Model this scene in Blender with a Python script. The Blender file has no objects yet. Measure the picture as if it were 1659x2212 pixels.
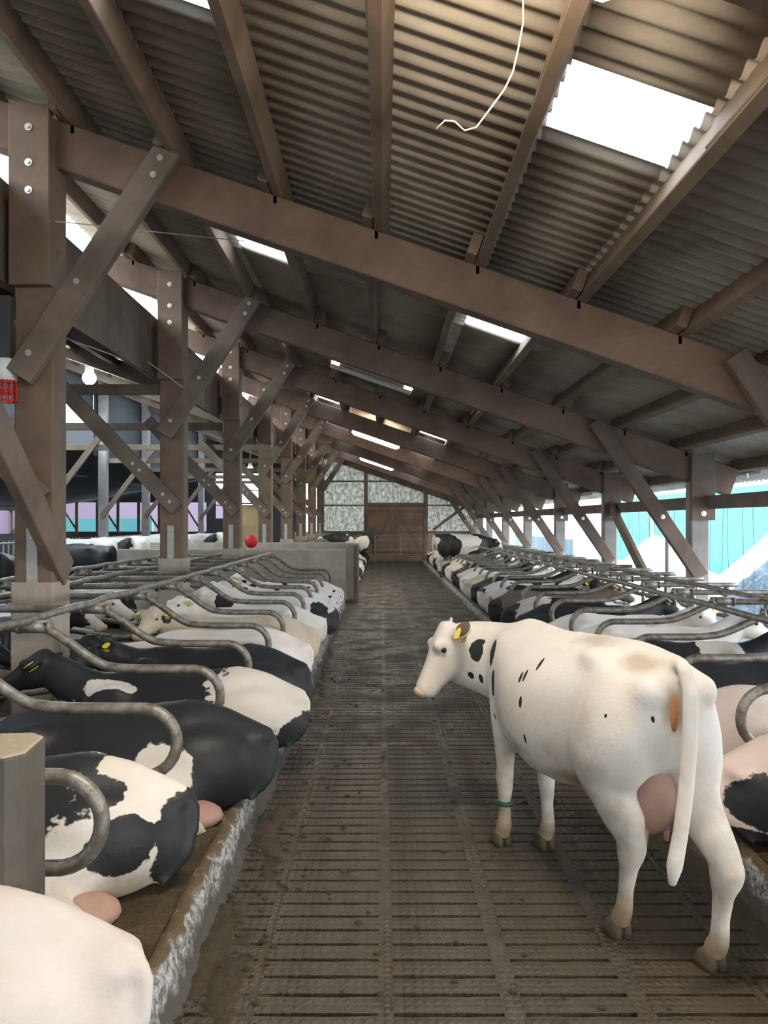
import bpy, bmesh, math, random
import numpy as np
from mathutils import Vector, Matrix, Euler
random.seed(7); np.random.seed(7)
SC = bpy.context.scene
C = SC.collection
PI = math.pi

# ------------------------------------------------------------------ camera, world, lights, exposure
cd = bpy.data.cameras.new('camera'); cam = bpy.data.objects.new('camera', cd); C.objects.link(cam)
cd.sensor_fit = 'VERTICAL'; cd.sensor_height = 36; cd.lens = 36*1662/2212
cd.shift_y = 22/2212; cd.shift_x = 2.5/2212
cd.clip_start = .05; cd.clip_end = 400
cam.location = (0, 0, 2.0); cam.rotation_euler = (PI/2, 0, 0)
SC.camera = cam
w = bpy.data.worlds.new('world'); SC.world = w; w.use_nodes = True
wn = w.node_tree; wn.nodes.clear()
wo = wn.nodes.new('ShaderNodeOutputWorld'); bg = wn.nodes.new('ShaderNodeBackground')
tc = wn.nodes.new('ShaderNodeTexCoord'); sp = wn.nodes.new('ShaderNodeSeparateXYZ'); rp = wn.nodes.new('ShaderNodeValToRGB')
wn.links.new(tc.outputs['Generated'], sp.inputs[0]); wn.links.new(sp.outputs['Z'], rp.inputs[0])
rp.color_ramp.elements[0].color = (.93, .97, 1, 1); rp.color_ramp.elements[1].color = (.72, .86, 1, 1)
wn.links.new(rp.outputs[0], bg.inputs[0]); bg.inputs[1].default_value = 5.4
wn.links.new(bg.outputs[0], wo.inputs[0])
SC.view_settings.view_transform = 'Standard'; SC.view_settings.look = 'None'
SC.view_settings.gamma = 1; SC.view_settings.use_curve_mapping = False
SC.view_settings.exposure = 0.76
cy = SC.cycles
cy.use_denoising = True; cy.use_adaptive_sampling = True; cy.adaptive_threshold = .02
cy.max_bounces = 7; cy.diffuse_bounces = 5; cy.glossy_bounces = 3; cy.transmission_bounces = 5
cy.sample_clamp_indirect = 6
cy.use_fast_gi = False

# ------------------------------------------------------------------ mesh helpers
class MB:
    def __init__(s): s.v = []; s.f = []
    def add(s, vs, fs):
        b = len(s.v); s.v += [tuple(map(float, q)) for q in vs]; s.f += [tuple(b+i for i in q) for q in fs]; return s
    def box(s, lo, hi):
        x0, y0, z0 = lo; x1, y1, z1 = hi
        return s.add([(x0,y0,z0),(x1,y0,z0),(x1,y1,z0),(x0,y1,z0),(x0,y0,z1),(x1,y0,z1),(x1,y1,z1),(x0,y1,z1)],
                     [(0,3,2,1),(4,5,6,7),(0,1,5,4),(1,2,6,5),(2,3,7,6),(3,0,4,7)])
    def beam(s, p0, p1, w_, h_, up=(0,1,0), ch=.008):
        """timber from p0 to p1; w_ across up, h_ along up; chamfered edges"""
        p0 = Vector(p0); p1 = Vector(p1); d = (p1-p0).normalized(); u = Vector(up); u = (u-d*u.dot(d)).normalized(); r = d.cross(u)
        a, b = w_/2, h_/2; c = min(ch, a*.4, b*.4)
        prof = [(-a+c,-b),(a-c,-b),(a,-b+c),(a,b-c),(a-c,b),(-a+c,b),(-a,b-c),(-a,-b+c)]
        n = 8; vs = [p0+r*x+u*y for x, y in prof]+[p1+r*x+u*y for x, y in prof]
        fs = [(i, (i+1) % n, n+(i+1) % n, n+i) for i in range(n)]+[tuple(range(n-1,-1,-1)), tuple(range(n, 2*n))]
        return s.add(vs, fs)
    def loft(s, rings, cap=True):
        n = len(rings[0]); vs = [q for r in rings for q in r]; fs = []
        for k in range(len(rings)-1):
            for i in range(n): fs.append((k*n+i, k*n+(i+1) % n, (k+1)*n+(i+1) % n, (k+1)*n+i))
        if cap: fs += [tuple(range(n-1,-1,-1)), tuple(range((len(rings)-1)*n, len(rings)*n))]
        return s.add(vs, fs)
    def tube(s, pts, r, n=10, rad=None):
        pts = [Vector(p) for p in pts]; rings = []; up = None
        for i, p in enumerate(pts):
            d = (pts[min(i+1, len(pts)-1)]-pts[max(i-1, 0)]).normalized()
            if up is None: up = Vector((0,0,1)) if abs(d.z) < .9 else Vector((0,1,0))
            up = (up-d*up.dot(d)).normalized(); q = d.cross(up); rr = rad[i] if rad else r
            rings.append([p+(q*math.cos(t)+up*math.sin(t))*rr for t in [2*PI*j/n for j in range(n)]])
        return s.loft(rings)
    def ell(s, c, r, rot=None, n=16, m=10):
        c = Vector(c); M = rot or Matrix.Identity(3); rings = []
        for i in range(m+1):
            th = .02+(PI-.04)*i/m
            rings.append([c+M@Vector((r[0]*math.sin(th)*math.cos(p), r[1]*math.sin(th)*math.sin(p), -r[2]*math.cos(th))) for p in [2*PI*j/n for j in range(n)]])
        return s.loft(rings)
    def mesh(s, name, smooth=False):
        me = bpy.data.meshes.new(name); me.from_pydata(s.v, [], s.f); me.update()
        bm = bmesh.new(); bm.from_mesh(me); bmesh.ops.recalc_face_normals(bm, faces=bm.faces); bm.to_mesh(me); bm.free()
        if smooth: me.shade_smooth()
        return me
    def build(s, name, m, parent=None, smooth=False):
        me = s.mesh(name, smooth); me.materials.append(m)
        o = bpy.data.objects.new(name, me); C.objects.link(o); o.parent = parent; return o
def tag(o, label=None, cat=None, group=None, kind=None):
    if label: o['label'] = label
    if cat: o['category'] = cat
    if group: o['group'] = group
    if kind: o['kind'] = kind
    return o
def empty(name, loc=(0,0,0), rz=0):
    o = bpy.data.objects.new(name, None); C.objects.link(o); o.location = loc; o.rotation_euler = (0,0,rz); o.empty_display_size = .1; return o
def inst(me, name, parent=None, loc=(0,0,0), mat=None):
    o = bpy.data.objects.new(name, me); C.objects.link(o); o.location = loc; o.parent = parent
    if mat: setmat(o, mat)
    return o
def setmat(o, m):
    o.material_slots[0].link = 'OBJECT'; o.material_slots[0].material = m
def copy_tree(o, parent=None):
    c = o.copy(); C.objects.link(c); c.parent = parent
    for ch in [k for k in bpy.data.objects if k.parent == o]: copy_tree(ch, c)
    return c
_rng = np.random.RandomState(3); _T = _rng.rand(256, 256)
def vn(x, y):
    xi = np.floor(x).astype(int); yi = np.floor(y).astype(int); fx = x-xi; fy = y-yi; fx = fx*fx*(3-2*fx); fy = fy*fy*(3-2*fy)
    a = _T[xi % 256, yi % 256]; b = _T[(xi+1) % 256, yi % 256]; c = _T[xi % 256, (yi+1) % 256]; d = _T[(xi+1) % 256, (yi+1) % 256]
    return (a*(1-fx)+b*fx)*(1-fy)+(c*(1-fx)+d*fx)*fy
def fbm(x, y, o=4):
    s = 0; a = .5
    for i in range(o): s = s+a*vn(x*2**i+17*i, y*2**i+5*i); a *= .5
    return s
def gridmesh(xs, ys, zf, mapf=None):
    X, Y = np.meshgrid(xs, ys, indexing='xy'); Z = zf(X, Y)
    P = np.stack([X, Y, Z], -1).reshape(-1, 3)
    nx, ny = len(xs), len(ys); m = MB(); m.v = [tuple(p) for p in P.tolist()]
    m.f = [(j*nx+i, j*nx+i+1, (j+1)*nx+i+1, (j+1)*nx+i) for j in range(ny-1) for i in range(nx-1)]
    return m

# ------------------------------------------------------------------ material helpers
class NT:
    def __init__(s, name):
        s.m = bpy.data.materials.new(name); s.m.use_nodes = True; s.t = s.m.node_tree; s.t.nodes.clear()
        s.out = s.n('ShaderNodeOutputMaterial'); s.b = s.n('ShaderNodeBsdfPrincipled'); s.l(s.b.outputs[0], s.out.inputs[0])
        s.tc = s.n('ShaderNodeTexCoord')
    def n(s, t): return s.t.nodes.new(t)
    def l(s, a, b): s.t.links.new(a, b)
    def put(s, v, sock):
        if isinstance(v, (int, float)): sock.default_value = v
        elif isinstance(v, tuple): sock.default_value = v if len(v) == 4 or sock.type == 'VECTOR' else v+(1,)
        else: s.l(v, sock)
    def math(s, op, a, b=0., c=None):
        k = s.n('ShaderNodeMath'); k.operation = op; s.put(a, k.inputs[0]); s.put(b, k.inputs[1])
        if c is not None: s.put(c, k.inputs[2])
        return k.outputs[0]
    def noise(s, scale, vec=None, detail=4, rough=.6, stretch=None, off=None):
        v = vec or s.tc.outputs['Object']
        if stretch or off:
            mp = s.n('ShaderNodeMapping'); s.l(v, mp.inputs[0])
            if stretch: mp.inputs['Scale'].default_value = stretch
            if off: mp.inputs['Location'].default_value = off
            v = mp.outputs[0]
        k = s.n('ShaderNodeTexNoise'); s.l(v, k.inputs['Vector']); k.inputs['Scale'].default_value = scale
        k.inputs['Detail'].default_value = detail; k.inputs['Roughness'].default_value = rough; return k.outputs[0]
    def ramp(s, f, stops):
        k = s.n('ShaderNodeValToRGB'); s.l(f, k.inputs[0]); e = k.color_ramp.elements
        while len(e) < len(stops): e.new(.5)
        for q, (p, c) in zip(e, stops): q.position = p; q.color = c+(1,) if len(c) == 3 else c
        return k.outputs[0]
    def mix(s, f, a, b):
        k = s.n('ShaderNodeMix'); k.data_type = 'RGBA'; s.put(f, k.inputs[0]); s.put(a, k.inputs[6]); s.put(b, k.inputs[7]); return k.outputs[2]
    def step(s, f, a, b):
        k = s.n('ShaderNodeMapRange'); s.l(f, k.inputs[0]); k.inputs[1].default_value = a; k.inputs[2].default_value = b; return k.outputs[0]
    def bump(s, h, d, st=.5):
        k = s.n('ShaderNodeBump'); k.inputs['Distance'].default_value = d; k.inputs['Strength'].default_value = st; s.l(h, k.inputs['Height']); s.l(k.outputs[0], s.b.inputs['Normal'])
    def fin(s, col, rough=.7, metal=0, spec=.4):
        s.put(col, s.b.inputs['Base Color']); s.put(rough, s.b.inputs['Roughness']); s.put(metal, s.b.inputs['Metallic'])
        s.put(spec, s.b.inputs['Specular IOR Level']); return s.m
def plain(name, c, rough=.6, metal=0, var=.25, scale=12, bump=0):
    t = NT(name); n = t.noise(scale)
    c2 = tuple(x*(1-var) for x in c); col = t.mix(n, c2, tuple(min(1, x*(1+var)) for x in c))
    if bump: t.bump(n, bump)
    return t.fin(col, rough, metal)
def wood(name, a, b, stretch=(1, 1, 14), sc=2.2, rough=.75):
    t = NT(name); st = stretch
    g = t.noise(sc*6, stretch=st, detail=6, rough=.7); k = t.noise(1.3, detail=3)
    col = t.mix(g, a, b); col = t.mix(t.step(k, .35, .75), col, tuple(x*.62 for x in a))
    t.bump(g, .004, .6); return t.fin(col, rough)
def emit(name, c, s):
    t = NT(name); t.fin(c, .5); t.put(c, t.b.inputs['Emission Color']); t.b.inputs['Emission Strength'].default_value = s; return t.m

M = {}
M['wood_v'] = wood('timber_upright', (.15,.10,.072), (.28,.20,.145), (14,14,1))
M['wood_x'] = wood('timber_rafter', (.145,.092,.068), (.25,.168,.122), (1,14,14))
M['wood_y'] = wood('timber_purlin', (.17,.12,.085), (.29,.21,.15), (14,1,14))
M['wood_d'] = wood('timber_dark', (.12,.085,.065), (.22,.165,.13), (6,6,6))
M['wood_g'] = wood('timber_grey', (.24,.22,.21), (.40,.38,.37), (14,14,1))
M['wood_b'] = wood('brace_timber', (.135,.10,.078), (.255,.20,.155), (5,5,5))
def conc(name, a, b, st=.5):
    t = NT(name); n = t.noise(2.5, detail=6); f = t.noise(40, detail=3)
    col = t.mix(t.step(n, .3, .7), a, b); col = t.mix(t.math('MULTIPLY', f, st), col, (.12,.10,.08)); t.bump(f, .004, .5); return t.fin(col, .8)
M['concrete'] = conc('stall_concrete', (.40,.35,.29), (.62,.56,.48))
M['plinth'] = conc('plinth_concrete', (.33,.28,.23), (.50,.44,.37))
def mk_roof():
    t = NT('corrugated_fibre_cement'); n = t.noise(1.2, detail=5); f = t.noise(9, stretch=(.25,1,1), detail=5)
    col = t.mix(f, (.27,.24,.20), (.47,.42,.35)); col = t.mix(t.step(n, .45, .75), col, (.20,.16,.13)); t.bump(t.noise(60), .002, .4); return t.fin(col, .85)
M['roof'] = mk_roof()
def mk_skyl():
    t = NT('translucent_rooflight'); tr = t.n('ShaderNodeBsdfTranslucent'); tr.inputs[0].default_value = (.9,.95,1,1)
    tp = t.n('ShaderNodeBsdfTransparent'); tp.inputs[0].default_value = (.95,.98,1,1)
    mx = t.n('ShaderNodeMixShader'); mx.inputs[0].default_value = .55; t.l(tr.outputs[0], mx.inputs[1]); t.l(tp.outputs[0], mx.inputs[2]); t.l(mx.outputs[0], t.out.inputs[0]); return t.m
M['skylight'] = mk_skyl()
def mk_floor():
    t = NT('wet_slurry_floor'); o = t.tc.outputs['Object']
    n = t.noise(1.1, detail=5); f = t.noise(28, detail=5, rough=.7); g = t.noise(4.5, detail=5)
    col = t.mix(t.step(g, .3, .7), (.036,.030,.021), (.088,.078,.060)); col = t.mix(t.step(n, .42, .68), col, (.070,.047,.022))
    spk = t.step(t.noise(85, detail=2), .70, .76); col = t.mix(t.math('MULTIPLY', spk, .55), col, (.33,.27,.12))
    w1 = t.n('ShaderNodeTexWave'); w1.bands_direction = 'X'; w1.inputs['Scale'].default_value = 7.5; w1.inputs['Distortion'].default_value = .6; t.l(o, w1.inputs['Vector'])
    w2 = t.n('ShaderNodeTexWave'); w2.bands_direction = 'Y'; w2.inputs['Scale'].default_value = 7.5; w2.inputs['Distortion'].default_value = .6; t.l(o, w2.inputs['Vector'])
    h = t.math('ADD', t.math('MULTIPLY', t.math('MINIMUM', w1.outputs[1], w2.outputs[1]), t.math('MULTIPLY', t.step(t.noise(1.7, detail=3, off=(1,4,0)), .35, .6), 1.0)), t.math('MULTIPLY', f, 1.1))
    t.bump(h, .016, .85)
    wet = t.step(t.noise(2.0, detail=4, off=(3,1,0)), .40, .62)
    r = t.math('SUBTRACT', .72, t.math('MULTIPLY', wet, .46)); return t.fin(col, r, 0, .5)
M['floor'] = mk_floor(); M['slot'] = plain('wet_black_slot', (.012,.010,.008), .5)
def mk_muck():
    t = NT('trodden_manure'); f = t.noise(30, detail=6, rough=.75); g = t.noise(3, detail=4)
    col = t.mix(t.step(f, .35, .7), (.030,.021,.011), (.13,.095,.048)); col = t.mix(g, col, (.10,.07,.035))
    spk = t.step(t.noise(90, detail=2), .69, .75); col = t.mix(t.math('MULTIPLY', spk, .6), col, (.36,.30,.15))
    t.bump(f, .05, 1.); return t.fin(col, .55, 0, .5)
M['muck'] = mk_muck()
def mk_bed():
    t = NT('sawdust_bedding'); f = t.noise(55, detail=6, rough=.75); g = t.noise(3.5, detail=4)
    col = t.mix(t.step(f, .3, .7), (.06,.04,.018), (.27,.195,.09)); col = t.mix(t.step(g, .35, .75), col, (.06,.04,.018)); t.bump(f, .04, 1.); return t.fin(col, .95)
M['bed'] = mk_bed()
def mk_curb():
    t = NT('limed_kerb'); f = t.noise(24, detail=6, rough=.75); g = t.noise(5, detail=5)
    s = t.n('ShaderNodeSeparateXYZ'); t.l(t.tc.outputs['Object'], s.inputs[0])
    col = t.mix(t.step(f, .42, .60), (.14,.12,.10), (.58,.58,.58))
    lo = t.step(t.math('ADD', s.outputs[2], t.math('MULTIPLY', g, .36)), .26, .32)
    col = t.mix(lo, (.10,.09,.075), col); hi = t.step(t.math('ADD', s.outputs[2], t.math('MULTIPLY', t.noise(9, detail=5), .12)), .262, .285); col = t.mix(hi, col, (.13,.09,.045)); t.bump(f, .03, .9); return t.fin(col, .9)
M['curb'] = mk_curb()
def mk_pipe():
    t = NT('worn_galvanised_pipe'); f = t.noise(14, detail=5); g = t.noise(60, detail=3)
    col = t.mix(t.step(f, .38, .66), (.15,.125,.095), (.30,.29,.27)); col = t.mix(t.step(g, .6, .72), col, (.09,.06,.04)); t.bump(g, .003, .5); return t.fin(col, .48, .45)
M['pipe'] = mk_pipe()
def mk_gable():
    t = NT('mossy_shade_streaked_sheet'); f = t.noise(5, detail=6, rough=.7); g = t.noise(22, stretch=(1.6,1,.12), detail=4)
    col = t.mix(t.step(f, .35, .62), (.48,.47,.43), (.13,.13,.085)); col = t.mix(t.step(g, .5, .7), col, (.10,.09,.07))  # dark vertical streaks stand in for shading between the corrugations
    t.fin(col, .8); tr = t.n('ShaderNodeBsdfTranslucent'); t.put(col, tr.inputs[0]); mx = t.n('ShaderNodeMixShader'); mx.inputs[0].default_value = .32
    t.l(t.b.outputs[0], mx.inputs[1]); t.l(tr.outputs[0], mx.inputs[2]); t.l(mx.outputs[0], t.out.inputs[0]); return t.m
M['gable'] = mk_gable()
M['door'] = wood('brown_door_boards', (.23,.13,.085), (.36,.22,.15), (9,9,1))
M['cladding'] = plain('dark_sheeting', (.045,.05,.055), .8)
M['bolt'] = plain('zinc_bolt', (.55,.55,.53), .4, .7)
M['steel'] = plain('grey_steel_plate', (.42,.42,.40), .5, .5)
M['red'] = plain('red_plastic', (.55,.02,.015), .45)
M['rope'] = plain('pale_rope', (.62,.55,.42), .9)
M['tag'] = plain('yellow_ear_tag', (.85,.60,.03), .45)
M['hoof'] = plain('mucky_hoof', (.085,.065,.04), .7, bump=.01, scale=30)
M['eye'] = plain('dark_eye', (.02,.012,.01), .15)
M['udder'] = plain('pink_udder_skin', (.33,.20,.155), .65, bump=.01)
M['nose'] = plain('pink_muzzle', (.62,.42,.30), .55)
M['band'] = plain('green_leg_band', (.01,.07,.05), .5)
M['inner_ear'] = plain('brown_ear', (.14,.085,.06), .8)
M['vulva'] = plain('orange_stained_skin', (.36,.15,.06), .8, var=.5, scale=30)
M['green'] = plain('mint_green_cladding', (.10,.40,.30), .6, var=.1)
M['pinkb'] = plain('dull_mauve_cladding', (.14,.10,.14), .7, var=.1)
M['teal'] = plain('teal_sheet', (.03,.13,.14), .6, var=.1)
M['white'] = plain('white_plastic_sheet', (.75,.78,.80), .5, var=.1)
M['bluegrey'] = plain('blue_grey_spoil', (.12,.17,.21), .9, var=.5, scale=9, bump=.05)
M['yard'] = plain('pale_yard_concrete', (.30,.32,.32), .9, var=.12, scale=3)
M['grass'] = plain('grass_green', (.16,.34,.13), .9, var=.4)
M['string'] = plain('dark_string', (.10,.13,.14), .8)
M['lamp'] = emit('lit_fluorescent_tube', (1, .84, .64), 34)
M['lamp_w'] = emit('lit_flood_lamp', (.86, 1, .95), 60)
M['lamp_end'] = emit('glowing_tube_end', (1, .42, .22), 3.0)
M['housing'] = plain('pale_lamp_housing', (.55,.53,.50), .5)
M['brick'] = plain('pinkish_low_wall', (.42,.24,.19), .85, bump=.01)
M['oldpost'] = wood('weathered_post', (.06,.052,.043), (.15,.13,.105), (14,14,1))
M['ply'] = wood('plywood_panel', (.48,.36,.20), (.60,.47,.28), (3,3,3))

_cm = {}
def cow_mat(name, base='white', blobs=(), seed=0, thr=.5, dh=.62, stains=(), white=(.62,.595,.555), black=(.016,.017,.019), dirt=.55, nscale=1.0, soft=.2):
    t = NT(name); o = t.tc.outputs['Object']
    warp = t.noise(6, detail=3, off=(seed*.7, seed*.3, 0))
    wj = t.math('MULTIPLY', t.math('SUBTRACT', warp, .5), .9)
    wj2 = t.math('MULTIPLY', t.math('SUBTRACT', t.noise(34, detail=4), .5), .22)
    if base == 'pied':
        nn = t.noise(1.35*nscale, detail=1.5, rough=.4, off=(seed*3.1+.5, seed*1.7, seed*2.3)); v = t.math('MULTIPLY', t.math('SUBTRACT', nn, thr), 6.)
    else: v = -1.2 if base == 'white' else 1.2
    for sgn, c, r in blobs:
        a = t.n('ShaderNodeVectorMath'); a.operation = 'SUBTRACT'; t.l(o, a.inputs[0]); a.inputs[1].default_value = c
        d = t.n('ShaderNodeVectorMath'); d.operation = 'DIVIDE'; t.l(a.outputs[0], d.inputs[0]); d.inputs[1].default_value = r if isinstance(r, tuple) else (r, r, r)
        L = t.n('ShaderNodeVectorMath'); L.operation = 'LENGTH'; t.l(d.outputs[0], L.inputs[0])
        sb = t.math('SUBTRACT', 1., L.outputs['Value'])
        v = t.math('MAXIMUM', v, sb) if sgn > 0 else t.math('MINIMUM', v, t.math('MULTIPLY', sb, -1.))
    if isinstance(v, float): v = t.math('ADD', v, 0.)
    v = t.math('ADD', v, t.math('ADD', wj, wj2))
    f = t.step(v, -.02, .03)
    s = t.n('ShaderNodeSeparateXYZ'); t.l(o, s.inputs[0])
    g = t.noise(3.2, detail=5, rough=.65, off=(seed, 0, 2)); h = t.noise(18, detail=4)
    wcol = t.mix(t.step(g, .35, .75), white, tuple(a*b for a, b in zip(white, (.92,.84,.76))))
    low = t.math('SUBTRACT', 1., t.step(s.outputs[2], .02, dh))
    dk = t.step(t.math('ADD', t.math('MULTIPLY', low, .5), t.math('MULTIPLY', t.noise(5, detail=5), .75)), .60, .86)
    wcol = t.mix(t.math('MULTIPLY', dk, dirt), wcol, (.26,.19,.09))
    for c, rr, st_ in stains:
        a = t.n('ShaderNodeVectorMath'); a.operation = 'SUBTRACT'; t.l(o, a.inputs[0]); a.inputs[1].default_value = c
        d = t.n('ShaderNodeVectorMath'); d.operation = 'DIVIDE'; t.l(a.outputs[0], d.inputs[0]); d.inputs[1].default_value = rr
        L = t.n('ShaderNodeVectorMath'); L.operation = 'LENGTH'; t.l(d.outputs[0], L.inputs[0])
        k = t.step(t.math('ADD', t.math('SUBTRACT', 1., L.outputs['Value']), t.math('MULTIPLY', wj, 1.3)), 0., .55); wcol = t.mix(t.math('MULTIPLY', k, st_), wcol, (.27,.19,.105))
    col = t.mix(f, wcol, black)
    fib = t.noise(90, detail=2, stretch=(.4,1,.5)); t.bump(t.math('ADD', fib, t.math('MULTIPLY', h, 1.5)), .0035, .45)
    r = t.mix(f, (.78,.78,.78), (.52,.52,.52)); t.fin(col, .7, 0, .35); t.l(r, t.b.inputs['Roughness'])
    return t.m

# ------------------------------------------------------------------ setting: ground and floor
m = gridmesh(np.linspace(-60, 90, 31), np.linspace(-20, 140, 33), lambda X, Y: X*0-.06); o = m.build('ground', M['yard']); tag(o, kind='structure')
m = MB().box((-13, -4, -.05), (6, 41, -.028)); FLOOR = m.build('floor', M['slot']); tag(FLOOR, kind='structure')
# grooved aisle: individual raised strips of the slotted concrete up to 6.9 m, joined beyond
COLS = [(-.86,-.56),(-.53,-.015),(.04,.50),(.575,1.04),(1.11,1.58),(1.62,1.90)]
strip_me = {}
for ci, (a, b) in enumerate(COLS):
    q = MB(); n = 7; xs = np.linspace(a, b, n)
    jit = (np.random.rand(n)-.5)*.006
    for k in range(n-1):
        q.add([(xs[k], -.052+jit[k], -.028),(xs[k+1], -.052+jit[k+1], -.028),(xs[k+1], -.052+jit[k+1], -.002),(xs[k], -.052+jit[k], -.002),
               (xs[k], -.049+jit[k], 0),(xs[k+1], -.049+jit[k+1], 0),(xs[k+1], .049-jit[k+1], 0),(xs[k], .049-jit[k], 0),(xs[k], .052-jit[k], -.028),(xs[k+1], .052-jit[k+1], -.028)],
              [(0,1,2,3),(3,2,5,4),(4,5,6,7),(7,6,9,8)])
    me = q.mesh('floor_strip'); me.materials.append(M['floor']); strip_me[ci] = me
rows = 0
y = 2.673
while y < 6.95:
    for ci in range(6):
        o = inst(strip_me[ci], 'floor_strip', FLOOR, (0, y, -.0005*((ci*7+rows*3) % 4)))
    y += .130; rows += 1
q = MB()
while y < 39:
    for (a, b) in COLS: q.box((a, y-.052, -.03), (b, y+.052, 0))
    y += .130
q.build('distant_floor_strips', M['floor'], FLOOR)['kind'] = 'stuff'
q = MB()
for x0, x1 in [(-.57,-.525),(1.575,1.625),(-.02,.045),(.495,.58),(1.035,1.115)]: q.box((x0, 2.2, -.03), (x1, 39.5, -.003))
q.build('longitudinal_floor_band', M['floor'], FLOOR)['kind'] = 'stuff'
# manure film over the aisle
def muckz(X, Y):
    edge = np.clip((-.50-X)/.30, 0, 1)+np.clip((X-1.62)/.25, 0, 1)
    n = fbm(X*3.1+9, Y*1.6+4); f = fbm(X*22, Y*22, 3); c = np.clip((n-.53)*.22, -.035, .010)
    return np.clip(-.024+c*1.25+edge*.034+(f-.45)*.024, -.04, .05)+np.clip(Y-7, 0, 3)*.002
q = gridmesh(np.arange(-.875, 1.93, .022), np.concatenate([np.arange(2.4, 7, .024), np.arange(7, 14, .05), np.arange(14, 38, .25)]), muckz)
tag(q.build('manure', M['muck'], smooth=True), 'thin brown slurry spread over the grooved aisle between the kerbs', 'manure', kind='stuff')
q = MB()
for i in range(420):
    Y = 2.6+random.random()**1.6*8; side = random.random()
    X = -.86+abs(random.gauss(0, .22)) if side < .65 else random.uniform(-.5, 1.8)
    r = random.uniform(.006, .02); q.ell((X, Y, .005), (r*1.3, r, r*.6), n=6, m=3)
tag(q.build('manure_crumbs', M['muck']), 'loose crumbs of muck and bedding scattered on the aisle', 'crumbs', kind='stuff')

# ------------------------------------------------------------------ stall beds and kerbs
def bedz(X, Y): return .19+fbm(X*4, Y*4)*.05+fbm(X*25, Y*25, 3)*.022
def bed(name, x0, x1, y0, y1, label, step=.05):
    q = gridmesh(np.arange(x0, x1+.001, step), np.arange(y0, y1+.001, step), bedz); o = q.build(name, M['bed'], smooth=True)
    tag(o, label, 'bedding', kind='stuff')
bed('bedding', -6.0, -.95, 1.0, 17.4, 'brown sawdust bedding on the left stall beds behind the kerb', .05)
bed('bedding', 2.0, 4.85, 1.0, 38.6, 'brown sawdust bedding under the row of cows along the open side', .06)
bed('bedding', -6.0, -.95, 20.2, 38.6, 'sawdust bedding beyond the concrete partition', .12)
def kerb(x, y0, y1, s, label, step=.03):
    """rough limed kerb; s=+1 aisle on +x side"""
    ys = np.arange(y0, y1+.001, step); prof = [(-.12,.17),(-.10,.205),(-.06,.235),(-.02,.225),(0,.19),(.012,.14),(.02,.08),(.035,.03),(.06,-.01)]
    n = len(prof); vs = []; fs = []
    for j, yy in enumerate(ys):
        for i, (a, b) in enumerate(prof):
            f = float(fbm(np.array(yy*14+i*.9), np.array(i*2.3+x*7), 3))-.45; g = float(vn(np.array(yy*3.), np.array(x)))-.5
            vs.append((x+s*(a+f*.035+g*.02), yy, b+f*.04))
    for j in range(len(ys)-1):
        for i in range(n-1): fs.append((j*n+i, j*n+i+1, (j+1)*n+i+1, (j+1)*n+i))
    q = MB().add(vs, fs); tag(q.build('kerb', M['curb'], smooth=True), label, 'kerb')
kerb(-.874, 1.2, 17.4, 1, 'rough whitened concrete kerb edging the left stalls up to the partition')
kerb(1.93, 1.2, 38.6, -1, 'rough whitened concrete kerb edging the right stalls', .045)
kerb(-.874, 20.2, 38.6, 1, 'distant concrete kerb past the partition on the left', .09)

# ------------------------------------------------------------------ roof
A = -.346
def zr(x): return 4.666+A*x          # rafter top
def roofz(x): return zr(x)+.218
FR = [-2.0, 2.6, 7.2, 11.8, 16.4, 21.0, 25.6, 30.2, 34.8, 39.4]
ORD = ['first','second','third','fourth','fifth','sixth','seventh','eighth','ninth','tenth','eleventh','twelfth','thirteenth','fourteenth','fifteenth','sixteenth',
       'seventeenth','eighteenth','nineteenth','twentieth','twenty-first','twenty-second','twenty-third','twenty-fourth','twenty-fifth','twenty-sixth','twenty-seventh','twenty-eighth','twenty-ninth','thirtieth','thirty-first','thirty-second']
SKY = []
for y0 in (-.6, 4.17, 9.0, 13.55, 18.2, 20.75, 25.3, 29.9, 34.4):
    for x0, x1 in ((-1.80,-1.06),(1.03,1.80)): SKY.append((x0, x1, y0, y0+.76))
for y0 in (9.0+.14, ): pass
XB = [-4.58, -1.80, -1.06, 1.03, 1.80, 6.3]
PER = .165
CEIL = empty('ceiling'); tag(CEIL, kind='structure')
def wave(y): 
    p = (y/PER) % 1.0
    return .024*math.cos(2*PI*p)
ys = np.arange(-9, 41.0, PER/8)
q = MB()
for bi in range(5):
    x0, x1 = XB[bi], XB[bi+1]; col = bi in (1, 3)
    base = len(q.v); q.v += [(x, float(yy), roofz(x)+wave(yy)) for yy in ys for x in (x0, x1)]
    for j in range(len(ys)-1):
        ym = (ys[j]+ys[j+1])/2
        if col and any(abs(s[0]-x0) < .01 and s[2] < ym < s[3] for s in SKY): continue
        b = base+2*j; q.f.append((b, b+1, b+3, b+2))
roof = q.build('roof_sheeting', M['roof'], CEIL, smooth=True)
sm = roof.modifiers.new('thick', 'SOLIDIFY'); sm.thickness = .008; sm.offset = 1
for (x0, x1, y0, y1) in SKY:
    q = MB(); yy = np.arange(y0-.03, y1+.04, PER/8)
    q.v = [(x, float(t), roofz(x)+wave(t)+.012) for t in yy for x in (x0-.04, x1+.04)]
    q.f = [(2*j, 2*j+1, 2*j+3, 2*j+2) for j in range(len(yy)-1)]
    tag(q.build('rooflight', M['skylight'], CEIL, smooth=True), 'bright translucent rooflight sheet')
PX = [-.06+.935*k for k in range(-4, 7)]
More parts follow.
